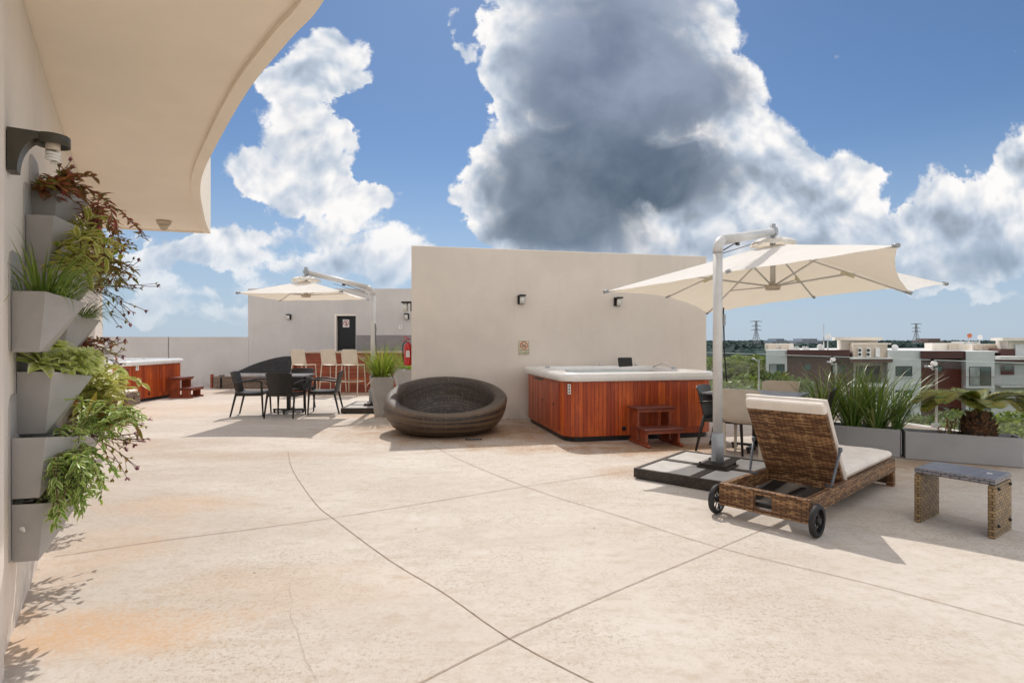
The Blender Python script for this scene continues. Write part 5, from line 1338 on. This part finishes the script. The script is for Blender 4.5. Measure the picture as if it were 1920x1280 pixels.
q = MB(); pr(q, 1866, 2060, 674.3, 679, Yb - .5, 1.9); part(q, 'balcony_roof', B_brown)
q = MB(); pr(q, 1877, 1903, 654, 669.5, Yb + 1.6, 6); part(q, 'wall', B_brown)
q = MB(); pr(q, 1878, 1902, 684, 702, Yb + 1.3, .5); part(q, 'wall', B_brown)
# roof slab and upstands behind
q = MB(); pr(q, 1440, 2050, 658, 661, Yb + 2.3, 26); part(q, 'roof', B_white)
for u0, u1, v0, v1, Y, m, nm in ((1434, 1488, 644, 658, 75, B_cream, 'stair_head'), (1566, 1655, 632, 637.5, 73, B_cream, 'roof_slab'), (1576, 1646, 637.8, 658, 74, B_cream, 'penthouse'),
    (1440, 1455, 646.5, 657, 74.6, B_crd, 'vent_recess'), (1464, 1480, 646.5, 657, 74.6, B_crd, 'vent_recess'),
    (1600, 1671, 643, 645.5, 71, B_cream, 'roof_slab'), (1748, 1806, 643, 658, 78, B_cream, 'stair_head'), (1780, 1798, 645, 657, 77.6, B_crd, 'vent_recess'), (1823, 1876, 645, 658, 76, B_cream, 'stair_head'), (1829, 1838, 646.5, 656, 75.7, B_crd, 'vent_recess'), (1846, 1874, 647, 657, 75.7, B_crd, 'vent_recess'),
    (1880, 2060, 633, 638.5, 71, B_cream, 'roof_slab'), (1890, 2060, 638.8, 671, 72, B_cream, 'penthouse'), (1904, 2060, 645, 667, 71.7, B_grey, 'penthouse'),
    (1808, 1838, 640, 650, 110, B_white, 'penthouse')):
    q = MB(); pr(q, u0, u1, v0, v1, Y, 4.0 if Y < 100 else 8); part(q, nm, m)
for u in (1608, 1624, 1641):
    q = MB(); pr(q, u, u + 7.6, 652, 668.5, Yb + .38, .0, .45); ac = part(q, 'air_conditioner', B_white)
    if u != 1641:
        for v in (656.5, 664.2):
            p = at(u + 4, v, Yb - .08); q = MB(); q.cyl(p, p - Vector((0, .02, 0)), .19, n=14); part(q, 'fan', B_frm, ac)
window(t, 1442, 1471, 682, 710, Yb); q = MB(); pr(q, 1435, 1478, 711, 713, Yb - .6, .6); part(q, 'ledge', B_grey)
window(t, 1442, 1471, 728, 756, Yb)
for v in (682, 723, 764): window(t, 1508, 1521, v, v + 11.5, Yb + 1.2, 0, B_teal, False)
window(t, 1560, 1585, 684, 700, Yb + 1.2, 1, None, False); window(t, 1560, 1585, 727, 743, Yb + 1.2, 1, None, False)
window(t, 1605, 1651, 686, 718, Yb + 2.2, 1, B_win, False); window(t, 1605, 1651, 733, 765, Yb + 2.2, 1, B_win, False)
for v in (720, 766):
    q = MB(); pr(q, 1597, 1664, v, v + 5, Yb - 1.0, 3.1); part(q, 'balcony_floor', B_white)
    q = MB(); pr(q, 1598, 1663, v - 19, v - .3, Yb - .95, .04); part(q, 'balcony_glass', M_glass)
window(t, 1679, 1710, 686, 705, Yb, 1, B_win); window(t, 1679, 1710, 731, 746, Yb, 1, B_win)
window(t, 1752, 1767, 686, 697, Yb + 1.2, 0, B_teal, False); window(t, 1752, 1767, 729, 740, Yb + 1.2, 0, B_teal, False)
for v in (687, 733): window(t, 1817, 1858, v, v + 36, Yb - .5, 1, B_winl, False)
for v in (724.5, 770.5):
    q = MB(); pr(q, 1811, 1866, v, v + 3, Yb - 1.6, 1.1); part(q, 'ledge', B_grey)
    q = MB(); pr(q, 1812, 1865, v - 17, v - .2, Yb - 1.55, .04); rl = part(q, 'balcony_glass', M_glass)
    q = MB(); pr(q, 1811, 1866, v - 18, v - 17.2, Yb - 1.6, .1); part(q, 'handrail', B_frm, rl)
q = MB(); pr(q, 1877, 2050, 723, 726, Yb - .6, 2); part(q, 'balcony_floor', B_grey)
q = MB(); pr(q, 1878, 2050, 705, 722.7, Yb - .55, .04); part(q, 'balcony_glass', M_glass)
window(t, 1882, 1898, 684, 694, Yb + 1.29, 0, B_teal, False); window(t, 1905, 1960, 733, 760, Yb + 1.5, 1, B_win, False)
q = MB(); r = random.Random(3)
for u0, u1 in ((1480, 1500), (1505, 1519)):
    q = MB()
    pr(q, u0, u1, 654, 656, 73, .6)
    for k in range(int((u1 - u0) / 2.4)): pr(q, u0 + k * 2.4, u0 + k * 2.4 + 1.3, 649.5 + r.uniform(-1, .5), 654, 73, .6)
    part(q, 'roof_vents', B_white)
# masts, dishes
def mast(label, u, v0, v1, Y, cat='antenna', nm='antenna_mast', dish=None):
    tt = thing(nm, label, cat, at(u, v1, Y)); h_ = at(u, v0, Y).z - at(u, v1, Y).z
    q = MB(); q.tube([(0, 0, 0), (0, 0, h_ * .5), (0, 0, h_)], [.09 * Y / 72, .07 * Y / 72, .045 * Y / 72], 6); q.build('pole', M_steel, tt)
    if dish: q = MB(); q.ball((0, -.1, h_), (.42, .12, .36), 12, 6); q.build('dish', dish, tt)
    return tt
mast('tall thin antenna mast on the apartment roof left of the penthouse', 1544.5, 607, 657, 74); mast('thin roof antenna with small dish next to the taller mast', 1552, 631, 657, 75, dish=B_white)
mast('short roof mast with an orange windsock on the apartment roof', 1817, 629, 645, 88, dish=mat('windsock_orange', (.5, .16, .08), .7)); mast('short roof mast with a grey dish near the right cream stair head', 1836.5, 632, 647, 88, dish=B_white)
for u, v, l in ((1538, 656, 'satellite dish lying low on the brown roof edge'), (1678, 657, 'small satellite dish beside the air conditioners on the grey roof')):
    tt = thing('satellite_dish', l, 'satellite dish', at(u, v + 1, 73)); q = MB(); q.ball((0, 0, .45), (.45, .2, .4), 14, 7); q.build('dish', B_white, tt); q = MB(); q.cyl((0, .1, 0), (0, .1, .4), .04); q.build('mount', B_frm, tt)

# ------------------------------------------------------------ far buildings on the skyline, pylons
def far_block(label, u0, u1, v0, Y, col, n, vf=.5):
    a = at(u0, v0, Y); c = at(u1, v0, Y); tt = thing('distant_building', label, 'building', (a.x, Y, -18)); r = random.Random(int(u0))
    x = 0; W_ = c.x - a.x; Ht = a.z + 18; mm = mat('far_wall_%d' % u0, col, .8, vs=.05); ww = mat('far_window_%d' % u0, tuple(k * .45 for k in col), .4, vs=.05)
    for i in range(n):
        w = W_ / n; hh = Ht - (0 if 0 < i < n - 1 else 4 * Y / 1000 * vf * 2); q = MB(); q.bb((x, 0, 0), (x + w - .02, 30, hh)); wl = q.build('wall', mm, tt)
        q = MB(); k = 0
        for z in range(1, 4): q.bb((x + w * .06, -.3, hh - z * 3.2), (x + w * .94, -.05, hh - z * 3.2 + 1.4))
        q.build('window_band', ww, wl); x += w
far_block('long low bluish building on the horizon left of the antenna masts', 1448, 1478, 634.5, 900, (.28, .33, .38), 4)
far_block('second pale building on the horizon behind the antenna masts', 1494, 1542, 634.5, 950, (.33, .36, .42), 5)
far_block('brown building on the horizon right of the second power pylon', 1732, 1771, 634.3, 1000, (.24, .17, .15), 5)
M_pyl = mat('galvanised_steel', (.34, .37, .40), .6)
def pylon(label, u, v0, v1, Y):
    a = at(u, v0, Y); z0 = at(u, v1 + 6, Y).z; tt = thing('power_pylon', label, 'pylon', (a.x, Y, z0), 0, 'power pylons on the horizon'); h_ = a.z - z0; q = MB(); s = h_ / 40; R_ = .20 * Y / 480
    def W_(z): return (4.2 * (1 - z / .55) + 1.5) * s if z < .55 else 1.5 * s * (1 - (z - .55) * .9)
    Z = [0, .14, .27, .38, .47, .55, .64, .73, .82, .91, 1.0]
    for sx in (-1, 1):
        for sy in (-1, 1): q.tube([(sx * W_(z), sy * W_(z), z * h_) for z in Z], R_, 4)
    for i in range(len(Z) - 1):
        for sy in (-1, 1):
            q.tube([(-W_(Z[i]), sy * W_(Z[i]), Z[i] * h_), (W_(Z[i + 1]), sy * W_(Z[i + 1]), Z[i + 1] * h_)], R_ * .7, 4); q.tube([(W_(Z[i]), sy * W_(Z[i]), Z[i] * h_), (-W_(Z[i + 1]), sy * W_(Z[i + 1]), Z[i + 1] * h_)], R_ * .7, 4)
    q.build('tower', M_pyl, tt)
    for z, L_ in ((.62, 8.0), (.79, 7.0), (.97, 9.5)):
        q = MB()
        for sx in (-1, 1): q.tube([(0, 0, z * h_ + 1.1 * s), (sx * L_ * s, 0, z * h_)], R_, 4); q.tube([(0, 0, z * h_), (sx * L_ * s, 0, z * h_)], R_, 4); q.tube([(sx * L_ * s, 0, z * h_), (sx * L_ * s, 0, z * h_ - 1.8 * s)], R_ * .8, 4)
        q.build('cross_arm', M_pyl, tt)
    return tt
pylon('lattice power pylon on the horizon right of the grey umbrella pole', 1418, 601, 640, 480); pylon('lattice power pylon on the horizon above the brown apartment wall', 1718, 606, 640, 500)

# ------------------------------------------------------------ far forest: rolling crowns out to the horizon
def forest(name, label, y0, y1, ztop, m, seed, n, amp, size):
    r = random.Random(seed); q = MB()
    for i in range(n):
        f = r.random(); Y = y0 * (y1 / y0) ** f; X = Y * r.uniform(-.05, 1.25); s = size * r.uniform(.7, 1.5) * (1 + Y / 900)
        z = ztop + r.uniform(-amp, amp) ; nn, mm_ = 7, 4; vs = []; fs = []
        for a in range(mm_ + 1):
            for b_ in range(nn):
                th = math.pi * .62 * a / mm_; ph = 2 * math.pi * b_ / nn + a * .4; rr = s * (1 + r.uniform(-.22, .22))
                vs.append((X + rr * math.sin(th) * math.cos(ph), Y + rr * math.sin(th) * math.sin(ph), z - s * .75 + rr * .8 * math.cos(th)))
        for a in range(mm_):
            for b_ in range(nn): fs.append((a * nn + b_, (a + 1) * nn + b_, (a + 1) * nn + (b_ + 1) % nn, a * nn + (b_ + 1) % nn))
        q.add(vs, fs, None, True)
    q.quad((-.1 * y0, y0, ztop - size), (1.3 * y0, y0, ztop - size), (1.3 * y1, y1, ztop - size * .5), (-.1 * y1, y1, ztop - size * .5))
    return tag(q.build(name, m), label, 'forest', kind='stuff')
def treemat(name, a, b_, sc=.6):
    m, g, bs = newmat(name); P = g.world(); n = g.noise(P, sc, 6, .75); rr = g.island()
    c = g.mix(g.mr(n, .35, .65), a, b_); c = g.mix(g.m('MULTIPLY', rr, .5), c, tuple(k * .55 for k in a)); g.put(bs.inputs['Base Color'], c); bs.inputs['Roughness'].default_value = .8
    bs.inputs['Specular IOR Level'].default_value = .2; g.put(bs.inputs['Normal'], g.bump(n, 1.0, .8)); return m
T_far = treemat('far_forest', (.016, .042, .042), (.026, .060, .052), .05); T_mid = treemat('mid_forest', (.10, .15, .025), (.20, .25, .045), .35)  # far colour has cloud shadow and blue haze painted into its dark tone
forest('far_forest', 'dark blue green forest stretching to the horizon', 330, 4200, -6.0, T_far, 1, 6500, 1.0, 7.5)
forest('mid_forest', 'sunlit yellow green woodland in front of the dark forest', 120, 330, -8.0, T_mid, 2, 1300, 1.6, 4.2)

# near trees: trunk, limbs and leafy crown
T_leaf = [leafmat('tree_leaves_%s' % k, st, .5, .3) for k, st in (('bright', [(.10, .17, .015), (.20, .29, .03), (.30, .38, .06), (.04, .075, .01)]), ('olive', [(.09, .12, .035), (.16, .19, .06), (.22, .24, .09), (.035, .05, .02)]), ('deep', [(.04, .085, .015), (.09, .17, .025), (.15, .24, .04), (.018, .04, .01)]))]
M_bark = mat('bark', (.10, .08, .06), .9, var=.3, vs=3)
def make_tree(seed, kind, hgt=11.0, rad=4.2, n=6500, lf=.27):
    r = random.Random(seed); t = thing('broadleaf_tree', 'x', 'tree', (0, 0, 0), 0, 'leafy trees below the terrace'); q = MB()
    q.tube([(0, 0, 0), (.1, .05, hgt * .3), (-.1, .1, hgt * .62)], [.28, .2, .12], 8)
    lumps = []
    for k in range(15):
        a = r.uniform(0, 2 * math.pi); rr = rad * math.sqrt(r.random()) * .78; z = hgt * r.uniform(.48, .86) - rr * .15; s = rad * r.uniform(.26, .46); lumps.append((Vector((rr * math.cos(a), rr * math.sin(a), z)), s))
        q.tube([(0, 0, hgt * r.uniform(.25, .5)), (rr * .5 * math.cos(a), rr * .5 * math.sin(a), z * .8), (rr * math.cos(a), rr * math.sin(a), z)], [.10, .06, .03], 5)
    q.build('trunk', M_bark, t); c = MB()
    for i in range(n):
        ctr_, s = lumps[i % len(lumps)]; d = Vector((r.gauss(0, 1), r.gauss(0, 1), r.gauss(.25, 1))).normalized(); p = ctr_ + Vector((d.x, d.y, d.z * .75)) * s * (r.random() ** .28) * r.uniform(.85, 1.12)
        u = rv(r).normalized(); v = (d * .7 + rv(r, .7)).cross(u).normalized(); L_ = lf * r.uniform(.5, 1.2); u = u * L_; v = v * L_ * .6
        c.add([p - u, p - v * .8, p + u, p + v], [(0, 1, 2, 3)])
    c.build('crown', T_leaf[kind], t); return t
protos = {}
def tree(kind, u, v, Y, label, hgt=11.0, sd=0):
    key = kind
    if key not in protos: protos[key] = (make_tree(60 + kind, kind), ) ; o = protos[key][0]; first = True
    else: o = copy_tree(protos[key][0]); first = False
    p = at(u, v, Y); s = hgt / 11.0; o.location = (p.x, Y, p.z - hgt * .95); o.scale = (s, s, s); o.rotation_euler = (0, 0, (u * 37 % 360) * .0174); o['label'] = label; return o
lst = [(0, 1398, 664, 125, 'low yellow green tree top under the first power pylon'), (2, 1428, 690, 64, 'deep green tree top left of the grey apartment corner'), (1, 1412, 668, 74, 'pale olive tree between two brighter crowns through the glass'), (1, 1385, 672, 66, 'olive green tree just right of the umbrella pole, through the glass'), (0, 1410, 700, 55, 'bright green tree below the slatted table view, through the glass'), (2, 1368, 706, 50, 'deep green tree low behind the glass by the umbrella pole'),
 (0, 1370, 664, 95, 'rounded yellow green tree top above the glass edge right of the pole'), (0, 1408, 668, 88, 'wide bright tree crown left of the apartment building'), (2, 1440, 700, 60, 'deep green tree touching the corner of the apartment building'), (1, 1350, 668, 62, 'olive tree behind the hot tub corner and umbrella pole'),
 (0, 1332, 668, 100, 'yellow green tree top between the wall block and the umbrella pole'), (2, 1430, 664, 110, 'dark rounded tree top against the cream stair head'),
 (2, 1770, 768, 44, 'deep green tree below the brown wall at the right, through the glass'), (0, 1815, 772, 42, 'bright green tree behind the cycad trunk, through the glass'), (2, 1872, 764, 44, 'deep green tree behind the right cycad fronds'), (0, 1915, 770, 40, 'bright green tree at the right edge behind the planter box'), (1, 1735, 790, 38, 'olive tree low behind the gap between the two planter boxes'),
 (2, 1640, 790, 42, 'deep green tree hidden behind the long grass clumps'), (0, 1560, 770, 46, 'bright green tree behind the left grass clump and dark chair'), (2, 1480, 752, 50, 'deep green tree behind the beige dining chair'), (0, 1960, 760, 44, 'bright green tree just outside the right edge'), (2, 1395, 760, 40, 'deep green tree top near the foot of the glass behind the table')]
for k, u, v, Y, l in lst:
    if u < 1940: tree(k, u, v, Y, l, 9.5 if Y < 60 else 11)
